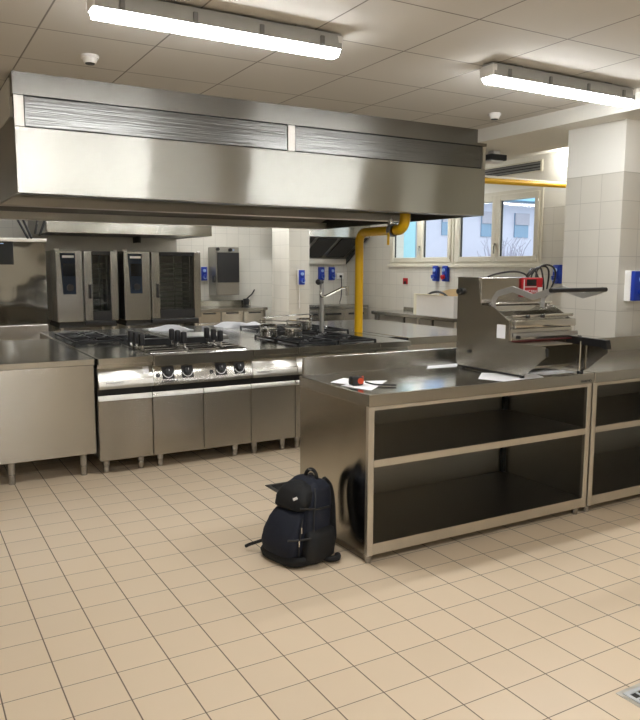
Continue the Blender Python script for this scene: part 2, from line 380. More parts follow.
dup(L1, (3.815, 3.50, ZC), 'lit batten ceiling lamp at top right, near the tiled pier')
for i, (x, y) in enumerate(((1.2, .2), (3.5, .2), (-1.4, .2), (1.1, -2.6), (1.75, 9.2), (3.2, 9.0), (4.3, 9.9))):  # unseen lamps; those behind the hood are added to brighten the rear wall
    dup(L1, (x, y, ZC), 'lit batten ceiling lamp outside the view, put in to light the kitchen', 'ceiling lamps out of view')
bay = thing('wall_lamp', 'lit white box lamp high in the window bay, half hidden by the tiled pier', 'lamp', (6.88, 5.75, 2.77))
obj('lamp_body', G().box(6.90, 6.93, 5.30, 6.24, 2.72, 2.85, .004), 'white', bay)
obj('diffuser', G().box(6.80, 6.90, 5.28, 6.26, 2.70, 2.86, .012, 2), 'lamp2', bay)
dup(L1, (6.15, 8.7, 2.89), 'unseen batten lamp deeper in the window bay, added to brighten the rear', 'ceiling lamps out of view')  # added out of sight behind the hood to lift the light at the rear
# ------------------------------------------------------------------ smoke detectors
def detector(x, y, label):
    r = thing('smoke_detector', label, 'smoke detector', (x, y, ZC), 'smoke detectors on the ceiling')
    obj('base', G().cyl((x, y, ZC-.018), (x, y, ZC), .052, seg=28), 'white', r)
    obj('sensor_head', G().cyl((x, y, ZC-.045), (x, y, ZC-.018), .034, .045, seg=28), 'white', r)
    obj('slots', G().cyl((x, y, ZC-.050), (x, y, ZC-.0452), .025, .03, seg=20), 'black', r)
detector(1.07, 4.60, 'round white smoke detector above the left end of the hood')
detector(4.26, 4.60, 'round white smoke detector right of the hood end')
sp = thing('emergency_beacon', 'small dark box fitting under the beam beside the hood end', 'fixture', (5.1, 5.5, 2.60))
obj('bracket', G().box(5.06, 5.14, 5.46, 5.54, 2.60, 2.635), 'white', sp)
obj('housing', G().box(5.00, 5.20, 5.42, 5.58, 2.545, 2.60, .006), 'black', sp)
obj('cover', G().box(5.02, 5.18, 5.44, 5.56, 2.525, 2.545, .005), 'white', sp)
# ------------------------------------------------------------------ island hood
hd = thing('extractor_hood', 'large stainless steel island extractor hood over the cooking line', 'extractor hood', (2.7, 6.7, 1.99))
HX0, HX1, HY0, HY1 = .72, 4.725, 5.20, 8.2
obj('front_panel', G().box(HX0, HX1, HY0, HY0+.02, 1.99, 2.41, .002), 'hood', hd)
obj('front_gutter', G().box(HX0+.02, HX1-.02, HY0+.02, HY0+.16, 1.99, 2.005).box(HX0+.02, HX1-.02, HY0+.14, HY0+.16, 2.005, 2.06), 'darksteel', hd)
obj('rear_panel', G().box(HX0, HX1, HY1-.02, HY1, 1.99, 2.6, .002), 'frame', hd)
obj('rear_gutter', G().box(HX0+.02, HX1-.02, HY1-.16, HY1-.02, 1.985, 2.0).box(HX0+.02, HX1-.02, HY1-.17, HY1-.155, 1.985, 2.06), 'frame', hd)
obj('end_panel', G().prism([(HY0+.02, 1.99), (HY1-.02, 1.99), (HY1-.02, 2.6), (HY0+.02, 2.47)], 'X', HX0, HX0+.02), 'dull', hd)
obj('end_panel', G().box(HX1-.02, HX1, HY0+.02, HY1-.02, 1.99, 2.6), 'darksteel', hd)
obj('divider', G().box(HX0+.02, HX1-.1, 6.30, 6.44, 1.99, 2.06, .003).prism([(6.32, 2.06), (6.42, 2.06), (6.38, 2.5), (6.36, 2.5)], 'X', HX0+.02, HX1-.1), 'frame', hd)
obj('inner_filters', G().prism([(5.36, 2.06), (5.37, 2.06), (6.36, 2.5), (6.35, 2.5)], 'X', HX0+.03, HX1-.1).prism([(8.03, 2.06), (8.04, 2.06), (6.39, 2.5), (6.38, 2.5)], 'X', HX0+.03, HX1-.1), 'darksteel', hd)
obj('hood_roof', G().box(HX0+.02, HX1-.02, HY0+.05, HY1-.02, 2.6, 2.615), 'dull', hd)
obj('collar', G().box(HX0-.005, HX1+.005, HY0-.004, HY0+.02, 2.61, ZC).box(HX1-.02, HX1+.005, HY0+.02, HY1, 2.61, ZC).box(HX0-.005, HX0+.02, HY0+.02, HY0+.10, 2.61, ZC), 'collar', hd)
obj('filler_panel', G().box(HX0-.0, HX0+.03, HY0+.20, HY1, 2.50, ZC), 'plaster', hd)
obj('gap_strip', G().box(HX0+.02, HX0+.05, HY0+.03, HY0+.20, 2.47, ZC-.01), 'dark', hd)
for xa, xb in ((HX0, HX0+.06), (2.70, 2.76), (HX1-.035, HX1)): obj('band_frame', G().box(xa, xb, HY0+.001, HY0+.018, 2.414, 2.606), 'frame', hd)
for xa, xb in ((HX0+.065, 2.695), (2.765, HX1-.04)):
    obj('filter_grille', G().box(xa, xb, HY0+.006, HY0+.018, 2.416, 2.604, .002), 'filter', hd)
obj('shadow_joint', G().box(HX0+.002, HX1-.002, HY0+.0185, HY0+.0195, 2.405, 2.613), 'dark', hd)
# ------------------------------------------------------------------ gas pipes
gp = thing('gas_pipe', 'upright yellow gas pipe rising from the island into the hood', 'pipe', (4.0, 6.18, .87))
def arc(c, a, b, r, n=8):  # quarter bend: from direction a to direction b around centre c
    return [Vector(c)+Vector(a)*r*math.cos(t*math.pi/2/n)+Vector(b)*r*math.sin(t*math.pi/2/n) for t in range(n+1)]
R = .042
pts = [(4.0, 6.18, .871)]+arc((4.0, 6.08, 1.755), (0, 1, 0), (0, 0, 1), .10)
obj('riser', G().tube(pts+[(4.0, 5.60, 1.855)], R, 20), 'yellow', gp)
pts = arc((4.0, 5.53, 1.955), (0, 0, -1), (0, -1, 0), .10)
obj('elbow', G().tube([(4.0, 5.56, 1.855)]+pts+[(4.0, 5.43, 2.2)], R+.006, 20), 'yellow', gp)
obj('flange', G().cyl((4.0, 5.60, 1.855), (4.0, 5.64, 1.855), .06, seg=24), 'grey', gp)
vh = obj('valve', G().box(3.985, 4.015, 5.64, 5.66, 1.89, 1.97).cyl((4.0, 5.65, 1.90), (4.0, 5.65, 1.94), .03), 'chrome', gp)
obj('valve_lever', G().box(3.945, 3.955, 5.60, 5.63, 1.72, 1.855, .002), 'yellow', gp)
g2 = thing('gas_supply_pipe', 'horizontal yellow gas pipe crossing in front of the windows', 'pipe', (5.8, 6.0, 2.43))
obj('pipe_run', G().cyl((4.726, 6.0, 2.415), (6.93, 6.0, 2.452), .030, seg=20), 'yellow', g2)
obj('cable_conduit', G().box(4.726, 6.93, 6.0, 6.03, 2.468, 2.485), 'white', g2)
obj('pipe_clamp', G().cyl((5.15, 6.0, 2.422), (5.17, 6.0, 2.422), .034, seg=20).cyl((5.16, 6.0, 2.45), (5.16, 6.0, 2.60), .005), 'grey', g2)
# ------------------------------------------------------------------ worktop bench helper
def foot(par, x, y, h, r=.022, mat='chrome'):
    return obj('foot', G().cyl((x, y, 0), (x, y, h*.40), r*.86, r*.86, 18).cyl((x, y, h*.40), (x, y, h*.44), r*.7, r*.7, 18).cyl((x, y, h*.44), (x, y, h+.002), r, r, 18), 'footmetal', par)
def bench(x0, x1, label, left_closed=True):
    r = thing('steel_workbench', label, 'workbench', ((x0+x1)/2, 3.36, 0), 'steel benches in the foreground')
    ya, yb = 2.99, 3.72
    obj('worktop', G().box(x0, x1, ya-.008, yb, .825, .889, .003), 'top', r)
    obj('backsplash', G().box(x0+.02, x1, yb-.024, yb, .889, .995, .001), 'steel', r)
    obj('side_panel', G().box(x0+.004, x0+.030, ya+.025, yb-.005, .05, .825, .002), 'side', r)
    obj('corner_shade_strip', G().box(x1-.062, x1-.030, yb-.052, yb-.030, .108, .825), 'dark', r)  # dark strip painting in the shade of the gap at the inner rear corner
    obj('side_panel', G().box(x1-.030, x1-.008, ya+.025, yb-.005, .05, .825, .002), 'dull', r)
    obj('back_panel', G().box(x0+.030, x1-.030, yb-.03, yb-.008, .08, .825), 'dull', r)
    for xa in (x0+.002, x1-.044):
        obj('front_post', G().box(xa, xa+.036, ya, ya+.025, .048, .825, .002), 'frame', r)
    obj('shelf', G().box(x0+.030, x1-.030, ya+.004, yb-.03, .512, .549, .003), 'dull', r)
    obj('shelf_lip', G().box(x0+.038, x1-.046, ya, ya+.004, .512, .549), 'frame', r)
    obj('bottom_shelf', G().box(x0+.030, x1-.030, ya+.004, yb-.03, .07, .108, .003), 'dull', r)
    obj('bottom_lip', G().box(x0+.038, x1-.046, ya, ya+.004, .052, .110), 'frame', r)
    obj('top_lip', G().box(x0+.038, x1-.046, ya, ya+.012, .805, .825), 'frame', r)
    for x in (x0+.035, x1-.06):
        for y in (ya+.04, yb-.06): foot(r, x, y, .05, .020)
    return r
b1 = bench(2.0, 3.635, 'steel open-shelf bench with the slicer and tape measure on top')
text('lettering', 'MARENO', .022, 'ink', b1, (3.565, 2.9812, .842), RX90)
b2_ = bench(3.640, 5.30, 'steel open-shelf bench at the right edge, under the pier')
# ------------------------------------------------------------------ bread slicer
sl = thing('bread_slicer', 'stainless bench bread slicer with raised handle and black grip', 'bread slicer', (3.33, 3.25, .889))
prof = [(3.57, .905), (3.594, .93), (3.594, 1.458), (3.406, 1.458), (3.38, 1.292), (3.28, 1.287), (3.137, 1.211), (3.137, 1.089), (2.857, 1.084), (2.85, 1.03), (2.985, .921), (3.013, .905)]
SX0, SX1 = 3.07, 3.585
M['slicer'] = steel('slicer_sheet', col=(.50, .48, .43, 1), rough=.2, streak=(3, 3, 30), wob=.0006, smear=(0, 0, .2))
lp = obj('side_panel', G().prism(prof, 'X', SX0, SX0+.006), 'slicer', sl)
rp = obj('side_panel', G().prism(prof, 'X', SX1-.006, SX1), 'slicer', sl)
obj('rear_housing', G().box(SX0+.006, SX1-.006, 3.385, 3.594, 1.30, 1.456, .002).box(SX0+.006, SX1-.006, 3.56, 3.594, .93, 1.30), 'slicer', sl)
obj('base_plate', G().box(SX0+.006, SX1-.006, 3.14, 3.56, .915, .93), 'slicer', sl)
obj('label', G().box(SX0-.001, SX0, 3.165, 3.235, 1.105, 1.185), 'paper', sl)
for y, z in ((3.52, 1.32), (3.46, .96), (3.2, 1.0), (3.05, 1.05), (3.4, 1.22), (2.93, 1.05), (3.3, .96)): obj('screw', G().cyl((SX0-.003, y, z), (SX0, y, z), .005, seg=10), 'chrome', lp)
kn = obj('knob', G().cyl((SX0-.03, 3.56, 1.37), (SX0, 3.56, 1.37), .016).cyl((SX0-.012, 3.56, 1.37), (SX0, 3.56, 1.37), .022), 'black', sl)
obj('knob', G().cyl((SX0-.012, 3.47, 1.0), (SX0, 3.47, 1.0), .010), 'black', sl)
# blade frame and bars
obj('blade_frame', G().box(SX0+.006, SX1-.006, 3.16, 3.19, 1.20, 1.235, .002).box(SX0+.006, SX1-.006, 3.34, 3.37, 1.25, 1.285, .002), 'chrome', sl)
g = G()
for k in range(36):
    x = SX0+.02+k*(SX1-SX0-.04)/35; g.box(x, x+.0012, 3.19, 3.34, 1.14, 1.152)
obj('blades', g, 'chrome', sl)
obj('crossbar', G().cyl((SX0+.006, 3.125, 1.235), (SX1-.006, 3.125, 1.235), .009), 'chrome', sl)
obj('crossbar', G().cyl((SX0-.004, 3.30, 1.30), (SX1, 3.30, 1.30), .007), 'chrome', sl)
obj('front_cover', G().box(SX0+.006, SX1-.006, 3.09, 3.13, 1.17, 1.215, .006, 2).box(SX0+.006, SX1-.006, 3.12, 3.15, 1.09, 1.165, .004), 'chrome', sl)
obj('pressing_bar', G().box(SX0+.01, SX1+.01, 3.085, 3.115, 1.115, 1.14, .004), 'alu', sl)
obj('rubber_strip', G().box(SX0+.006, SX1+.02, 3.10, 3.12, 1.090, 1.096), 'maroon', sl)
for x, y, z in ((3.18, 3.11, 1.235), (3.30, 3.11, 1.235), (SX1+.005, 3.08, 1.10), (SX0+.01, 3.08, 1.12)):
    obj('knob', G().cyl((x, y-.02, z), (x, y, z), .010), 'black', sl)
# feed tray in front
obj('tray', G().box(SX0+.006, SX0+.30, 2.93, 3.13, 1.080, 1.086, .001), 'slicer', sl)
obj('tray_stop', G().box(SX0+.002, SX0+.02, 2.845, 2.865, 1.03, 1.075, .002), 'black', sl)
obj('edge_guard', G().prism([(3.14, 1.06), (3.14, 1.106), (2.85, 1.10), (2.838, 1.05), (2.86, 1.045), (2.88, 1.058)], 'X', SX1-.03, SX1+.008), 'black', sl)
lg = obj('leg', G().cyl((3.555, 3.03, .899), (3.555, 3.03, 1.08), .006), 'chrome', sl)
obj('rubber_foot', G().cyl((3.555, 3.03, .889), (3.555, 3.03, .90), .014), 'black', lg)
for x in (SX0+.01, SX1-.015):
    for y in (3.53, 3.03): obj('rubber_foot', G().cyl((x, y, .889), (x, y, .906), .014), 'black', sl)
obj('foot_rail', G().box(SX0-.002, SX0+.012, 3.02, 3.55, .895, .906), 'black', sl)
# bent lever arms
cl = [(3.29, 1.275), (3.285, 1.33), (3.255, 1.365), (3.135, 1.395), (2.975, 1.355), (2.835, 1.396)]
def arm(xa):
    up, lo = [], []
    n = len(cl)
    for i, (y, z) in enumerate(cl):
        a = Vector(cl[max(i-1, 0)]); c = Vector(cl[min(i+1, n-1)]); t = (c-a).normalized(); nn = Vector((-t.y, t.x))
        w = .017
        up.append(tuple(Vector((y, z))+nn*w)); lo.append(tuple(Vector((y, z))-nn*w))
    return G().prism(up+lo[::-1], 'X', xa, xa+.01, .0015)
hnd = obj('lever', arm(SX0+.012), 'alu', sl)
obj('lever', arm(3.49), 'alu', sl)
obj('handle_grip', G().cyl((SX0+.0, 2.835, 1.396), (3.515, 2.835, 1.396), .0125, seg=18), 'black', sl)
# control box
cb = obj('control_box', G().box(3.40, 3.572, 3.365, 3.384, 1.335, 1.455, .003), 'red', sl)
obj('display', G().box(3.43, 3.512, 3.361, 3.366, 1.405, 1.445), 'darkglass', cb)
obj('switch_plate', G().box(3.527, 3.566, 3.361, 3.366, 1.360, 1.395), 'white', cb)
obj('trim_strip', G().box(3.405, 3.410, 3.361, 3.366, 1.36, 1.445).box(3.41, 3.515, 3.362, 3.366, 1.396, 1.400), 'white', cb)
text('lettering', 'MAC.PAN', .026, 'paper', cb, (3.463, 3.3635, 1.368), RX90)
# mains lead, coiled on the top
g = G()
for j in range(4):
    pts = []
    for k in range(28):
        a = k/28*2*math.pi
        pts.append((3.585+.07*math.cos(a)*(1+.06*j)+.02*j, 3.47-.02*j+.015*math.sin(2*a+j), 1.418+.095*math.sin(a)+.008*j))
    g.tube(pts, .006, 8, True)
obj('coiled_lead', g, 'black', sl)
pts = [(3.14, 3.40, 1.462), (3.22, 3.42, 1.478), (3.34, 3.43, 1.492), (3.45, 3.44, 1.488), (3.53, 3.45, 1.455), (3.585, 3.45, 1.37)]
def smooth(pts, n=6):
    P = [Vector(p) for p in pts]; P = [P[0]]+P+[P[-1]]; out = []
    for i in range(1, len(P)-2):
        for k in range(n):
            t = k/n; a, b, c, d = P[i-1:i+3]
            out.append(.5*((2*b)+(c-a)*t+(2*a-5*b+4*c-d)*t*t+(3*b-3*c+d-a)*t**3))
    return out+[P[-2]]
obj('mains_lead', G().tube(smooth(pts), .006, 8), 'black', sl)
# ------------------------------------------------------------------ papers and tape measure
def sheet(name, poly, label, z=.889, lift=.0, group='loose papers on the bench'):
    g = G().prism([p for p in poly], 'Z', z, z+.0012)
    if lift:
        bmesh.ops.subdivide_edges(g.bm, edges=g.bm.edges[:], cuts=4, use_grid_fill=True)
    o = obj(name, g, 'paper'); return tag(o, label, 'paper', group)
sheet('paper_sheet', [(2.035, 3.42), (2.18, 3.52), (2.225, 3.40), (2.09, 3.30)], 'upper white paper lying under the tape measure')
sheet('paper_sheet', [(2.075, 3.08), (2.02, 3.29), (2.22, 3.36), (2.34, 3.315)], 'lower white paper beneath the tape measure lanyard, near bench corner', .8905)
sheet('paper_sheet', [(2.93, 3.70), (3.18, 3.705), (3.065, 3.58), (2.84, 3.60)], 'white paper behind the left side of the slicer')
sheet('paper_sheet', [(2.84, 3.13), (2.90, 2.99), (3.22, 2.995), (3.28, 3.12), (3.02, 3.30)], 'white paper partly under the slicer front')
sheet('paper_sheet', [(3.29, 3.06), (3.55, 3.05), (3.50, 3.34), (3.26, 3.30)], 'white paper under the open tray of the slicer')
tm = thing('tape_measure', 'black and orange tape measure lying on white paper', 'tape measure', (2.11, 3.25, .8917))
T = Matrix.Translation((2.10, 3.26, .8917)) @ Matrix.Rotation(-.15, 4, 'Z')
obj('case', G().box(-.035, .03, -.03, .03, 0, .048, .010, 3, T), 'black', tm)
obj('side_badge', G().cyl(T @ Vector((.031, 0, .026)), T @ Vector((.040, -.004, .026)), .022, seg=20), 'orange', tm)
obj('badge_ring', G().cyl(T @ Vector((.012, -.032, .026)), T @ Vector((.012, -.029, .026)), .017, seg=20), 'orange', tm)
obj('lanyard', G().tube(smooth([(2.14, 3.235, .91), (2.17, 3.20, .9), (2.22, 3.165, .897), (2.27, 3.13, .8965)]), .0045, 8), 'black', tm)
# ------------------------------------------------------------------ cooking island, front row
X2 = dict(group='cooking line units')
def unit(x0, x1, kind, label, doors, panelmat='panel'):
    nm = {'plain': 'neutral_counter_unit', 'fry': 'pasta_cooker', 'range': 'gas_range', 'end': 'neutral_counter_unit'}[kind]
    r = thing(nm, label, {'plain': 'counter unit', 'fry': 'pasta cooker', 'range': 'gas range', 'end': 'counter unit'}[kind], ((x0+x1)/2, 5.7, 0), 'front row of the cooking line')
    Y0 = 5.27; e = .0015
    obj('body', G().box(x0+e, x1-e, Y0+.022, 6.12, .125, .79), 'dull', r)
    if kind == 'fry':
        g = G().box(x0+e, x1-e, 5.21, 5.33, .79, .87, .002).box(x0+e, x1-e, 5.78, 6.12, .79, .87, .002)
        xs = [x0+e, 1.606, 1.88, 1.92, 2.375, x1-e]
        g.box(xs[0], xs[1], 5.33, 5.78, .79, .87).box(xs[2], xs[3], 5.33, 5.78, .79, .87).box(xs[4], xs[5], 5.33, 5.78, .79, .87)
        obj('worktop', g, 'top', r)
    else:
        obj('worktop', G().box(x0+e, x1-e, 5.21, 6.12, .822, .87, .002).box(x0+e, x1-e, 5.26, 6.12, .79, .822), 'top', r)
    pn = obj('control_panel', G().prism([(5.27, .79), (5.225, .668), (5.225, .645), (5.30, .645), (5.30, .79)], 'X', x0+e, x1-e, .0015), panelmat, r)
    obj('grip_recess', G().box(x0+e, x1-e, 5.285, 5.30, .57, .645), 'black', r)
    obj('grip_rail', G().box(x0+e+.03, x1-e-.03, 5.24, 5.285, .636, .648), 'black', r)
    for a, b in doors:
        d = obj('door', G().box(a+.003, b-.003, Y0, Y0+.02, .112, .556, .002), 'steel_v', r)
        obj('door_lip', G().prism([(5.260, .554), (5.260, .557), (5.275, .590), (5.29, .590), (5.29, .554)], 'X', a+.003, b-.003), 'panel', d)
    for x in ({'plain': (x0+.07, x1-.07), 'fry': (x0+.08, x1-.10), 'range': (x0+.07, x1-.1), 'end': (x0+.07, x1-.07)}[kind]):
        for y in (5.38, 6.02): foot(r, x, y, .125, .026)
    return r, pn
PROT = Matrix.Translation((0, 5.2475, .729)) @ Matrix.Rotation(math.pi/2-math.atan2(.045, .122), 4, 'X')
def onpanel(x, dz=0):   # frame on the tilted panel: local x along panel, local y up the panel, local z outwards
    return Matrix.Translation((x, 0, 0)) @ PROT @ Matrix.Translation((0, dz, 0))
u1, p1 = unit(1.20, 1.60, 'plain', 'neutral steel counter unit at the left end of the cooking line', [(1.20, 1.60)])
text('lettering', 'MARENO', .020, 'ink', p1, (0, 0, 0), onpanel(1.315, -.046) @ Matrix.Translation((0, 0, .003)), .001, 1.5)
obj('sticker', G().box(-.022, .022, -.03, .03, 0, .001, 0, 1, onpanel(1.55, .035)), 'paper', p1)
u2, p2 = unit(1.60, 2.40, 'fry', 'steel pasta cooker with four black knobs and wire baskets', [(1.60, 2.0), (2.0, 2.40)], 'steel')
text('lettering', 'MARENO', .020, 'ink', p2, (0, 0, 0), onpanel(1.72, -.062) @ Matrix.Translation((0, 0, .003)), .001, 1.5)
for x in (1.715, 1.865, 2.135, 2.290):
    O = onpanel(x, .004)
    pl = obj('knob_plate', G().box(-.046, .046, -.048, .046, 0, .003, .001, 1, O), 'black', p2)
    obj('dial_ring', G().tube([O @ Vector((.038*math.cos(a), .038*math.sin(a), .0045)) for a in [math.pi*(1.05+.9*k/14) for k in range(15)]], .0026, 6), 'paper', pl)
    obj('knob', G().cyl(O @ Vector((0, 0, .003)), O @ Vector((0, 0, .028)), .028, .024, 24).box(-.004, .004, -.02, .02, .028, .034, .001, 1, O), 'black', pl)
    obj('pointer', G().box(-.0015, .0015, .004, .019, .034, .0348, 0, 1, O), 'paper', pl)
for x in (1.635, 2.055):
    O = onpanel(x, -.012); obj('indicator', G().cyl(O @ Vector((0, 0, 0)), O @ Vector((0, 0, .006)), .016, seg=18), 'black', p2)
u3, p3 = unit(2.40, 2.80, 'plain', 'neutral steel counter unit between pasta cooker and gas range', [(2.40, 2.80)])
text('lettering', 'MARENO', .020, 'ink', p3, (0, 0, 0), onpanel(2.50, -.046) @ Matrix.Translation((0, 0, .003)), .001, 1.5)
u4, p4 = unit(2.80, 3.60, 'range', 'gas range with cast iron grates, mostly hidden by the foreground bench', [(2.80, 3.20), (3.20, 3.60)])
u5, p5 = unit(3.60, 3.93, 'end', 'narrow neutral counter unit at the right end of the cooking line', [(3.60, 3.93)])
# wells and baskets of the pasta cooker
for xa, xb in ((1.606, 1.88), (1.92, 2.375)):
    g = G().box(xa, xb, 5.33, 5.78, .60, .605).box(xa, xa+.003, 5.33, 5.78, .605, .868).box(xb-.003, xb, 5.33, 5.78, .605, .868)
    g.box(xa, xb, 5.33, 5.333, .605, .868).box(xa, xb, 5.777, 5.78, .605, .868)
    w = obj('well', g, 'dark', u2)
    g = G().tube([(xa+.002, 5.32, .874), (xb+.008, 5.32, .874), (xb+.008, 5.79, .874), (xa+.002, 5.79, .874)], .004, 6, True)
    obj('rim', g, 'chrome', w)
def basket(x, y, wd, label):
    """wire basket hanging in a well, its black grip standing over the left rim"""
    r = thing('wire_basket', label, 'basket', (x, y, .874), 'baskets hanging in the pasta cooker')
    g = G(); z0, z1 = .72, .884; d = .13
    for z in (z0, z0+.055, z0+.11, z1): g.tube([(x, y, z), (x+wd, y, z), (x+wd, y+d, z), (x, y+d, z)], .0018 if z < z1 else .0036, 5, True)
    for k in range(11):
        xx = x+wd*k/10; g.tube([(xx, y, z1), (xx, y, z0), (xx, y+d, z0), (xx, y+d, z1)], .0014, 4)
    for k in range(5):
        yy = y+d*k/4; g.tube([(x, yy, z1), (x, yy, z0), (x+wd, yy, z0), (x+wd, yy, z1)], .0014, 4)
    obj('mesh', g, 'chrome', r)
    for q in (.3, .7):
        obj('handle_wire', G().tube(smooth([(x, y+d*q, z1), (x-.022, y+d*(.6*q+.2), .882), (x-.040, y+d*(.6*q+.2), .90), (x-.046, y+d*(.6*q+.2), .95)]), .0042, 6), 'chrome', r)
    obj('grip', G().box(x-.066, x-.026, y+d*.3, y+d*.7, .925, 1.02, .014, 2), 'black', r)
    return r
first = True
for col, (x, wd, cn_) in enumerate(((1.615, .25, 'left'), (1.945, .22, 'middle'), (2.245, .12, 'right'))):
    for k, (y, rn) in enumerate(((5.345, 'nearest'), (5.49, 'middle'), (5.635, 'farthest'))):
        lb = f'black-gripped wire basket, {rn} one in the {cn_} row of the pasta cooker'
        if k == 0: bk = basket(x, y, wd, lb)
        else: dup(bk, (x, y, .874), lb)
# small extra baskets parked on the counter right of the wells
obj('splash_bar', G().box(1.62, 2.38, 5.86, 5.98, .87, .925, .006), 'black', u2)
# grates
def grate(par, x0, x1, y0, y1, z=.873):
    g = G(); h = .028
    for a, b, c, d in ((x0, x1, y0, y0+.016), (x0, x1, y1-.016, y1), (x0, x0+.016, y0, y1), (x1-.016, x1, y0, y1)): g.box(a, b, c, d, z+.012, z+h, .003)
    xm, ym = (x0+x1)/2, (y0+y1)/2
    for a in (0, 1, 2, 3):
        an = a*math.pi/2+math.pi/4
        for q in (1,):
            c = Vector((math.cos(an), math.sin(an), 0)); p = Vector((xm, ym, z+.022))
            g.cyl(p+c*.05, p+c*.05+c*.15, .007, seg=6)
    for s in (-1, 1):
        g.box(xm-.006, xm+.006, ym+s*.05 if s > 0 else y0, y1 if s > 0 else ym-.05, z+.014, z+h, .002)
        g.box(xm+.05 if s > 0 else x0, x1 if s > 0 else xm-.05, ym-.006, ym+.006, z+.014, z+h, .002)
    for x in (x0, x1-.016):
        for y in (y0, y1-.016): g.box(x, x+.016, y, y+.016, z-.003, z+.014)
    gr = obj('grate', g, 'iron', par)
    obj('burner', G().cyl((xm, ym, z-.003), (xm, ym, z+.008), .055, .05, 24).cyl((xm, ym, z+.008), (xm, ym, z+.016), .035, .03, 24), 'iron', par)
for ix in range(2):
    for iy in range(2): grate(u4, 2.815+ix*.39, 3.195+ix*.39, 5.25+iy*.43, 5.67+iy*.43)
obj('spill_tray', G().box(2.815, 3.585, 5.25, 6.10, .87, .8715), 'black', u4)
# rear row
rr_ = thing('rear_cooking_unit', 'rear steel cooking counter with a gas grate at its left end', 'counter unit', (1.62, 6.9, 0), 'rear row of the cooking line')
obj('worktop', G().box(1.2, 2.05, 6.125, 7.65, .80, .87, .003), 'top', rr_)
obj('body', G().box(1.22, 2.03, 6.13, 7.60, .125, .80), 'dull', rr_)
for x in (1.3, 1.95):
    for y in (6.25, 7.5): foot(rr_, x, y, .125, .026)
grate(rr_, 1.24, 1.62, 6.2, 6.62); grate(rr_, 1.24, 1.62, 6.64, 7.06); grate(rr_, 1.64, 2.0, 6.2, 6.62)
re = thing('rear_fryer_unit', 'rear steel counter with a black raised bar behind the baskets', 'counter unit', (2.5, 6.9, 0), 'rear row of the cooking line')
obj('worktop', G().box(2.055, 2.95, 6.125, 7.65, .80, .87, .003), 'top', re)
obj('body', G().box(2.07, 2.93, 6.13, 7.60, .125, .80), 'dull', re)
obj('lid', G().box(2.08, 2.60, 6.18, 6.60, .87, .90, .006), 'dull', re)
for x in (2.15, 2.85):
    for y in (6.25, 7.5): foot(re, x, y, .125, .026)
rf = thing('rear_range_unit', 'rear steel range unit behind the water column with iron grates', 'gas range', (3.45, 6.9, 0), 'rear row of the cooking line')
obj('worktop', G().box(2.955, 3.93, 6.125, 7.65, .80, .87, .003), 'top', rf)
obj('body', G().box(2.97, 3.91, 6.13, 7.60, .125, .80), 'dull', rf)
for x in (3.05, 3.83):
    for y in (6.25, 7.5): foot(rf, x, y, .125, .026)
grate(rf, 3.10, 3.50, 6.20, 6.62); grate(rf, 3.52, 3.90, 6.20, 6.62); grate(rf, 3.10, 3.50, 6.66, 7.08); grate(rf, 3.52, 3.90, 6.66, 7.08)
rb = thing('right_counter_unit', 'wide low steel counter beyond the island, right of the yellow pipe', 'counter unit', (4.8, 6.4, 0))
obj('worktop', G().box(4.085, 5.15, 5.46, 7.65, .80, .87, .003), 'top', rb)
obj('body', G().box(4.095, 5.13, 5.475, 7.60, .125, .80), 'frame', rb)
obj('divider_gap', G().box(4.058, 4.085, 5.47, 7.65, .125, .866), 'dark', rb)
for x in (4.2, 5.0):
    for y in (5.6, 7.5): foot(rb, x, y, .125, .026)
rc = thing('pipe_duct_cover', 'narrow steel service cover at the foot of the yellow pipe', 'cover', (4.0, 6.6, 0))
obj('cover_plate', G().box(3.935, 4.055, 5.60, 7.65, .80, .871, .002), 'top', rc)
obj('body', G().box(3.94, 4.05, 5.62, 7.60, .0, .80), 'dark', rc)
# left table
lt = thing('side_counter', 'tall-sided steel counter with closed front at the left edge', 'counter unit', (.6, 6.0, 0))
obj('worktop', G().box(-.02, 1.192, 5.285, 6.95, .818, .862, .003), 'top', lt)
obj('front_panel', G().box(-.01, 1.185, 5.295, 5.31, .172, .818, .002), 'steel_v', lt)
obj('side_panel', G().box(1.172, 1.185, 5.31, 6.93, .172, .818), 'steel_v', lt)
obj('side_panel', G().box(-.01, .003, 5.31, 6.93, .172, .818), 'steel_v', lt)
obj('back_panel', G().box(.003, 1.172, 6.915, 6.93, .172, .818), 'steel_v', lt)
obj('bottom_panel', G().box(.003, 1.172, 5.31, 6.915, .172, .185), 'dull', lt)
for x in (.62, 1.11, .07):
    for y in (5.39, 6.85): foot(lt, x, y, .172, .027)
# water column (pot filler)
wc = thing('water_column', 'steel pot-filler tap column standing on the range', 'tap', (3.42, 5.90, .87))
WX, WY = 3.53, 6.105
obj('column', G().cyl((WX, WY, .87), (WX, WY, 1.36), .022, seg=18).cyl((WX, WY, .87), (WX, WY, .89), .032, seg=18), 'alu', wc)
obj('valve', G().cyl((WX-.045, WY-.02, 1.375), (WX-.0, WY, 1.375), .022, seg=8).sphere((WX-.05, WY-.02, 1.375), .028), 'black', wc)
obj('swing_arm', G().tube(smooth([(WX-.03, WY-.03, 1.30), (WX-.035, WY-.035, 1.25), (WX, WY-.03, 1.235), (WX+.10, WY-.02, 1.27), (WX+.22, WY-.01, 1.315), (WX+.285, WY, 1.315)]), .011, 10), 'chrome', wc)
obj('spout', G().cyl((WX+.285, WY, 1.33), (WX+.285, WY, 1.24), .015, seg=14), 'chrome', wc)
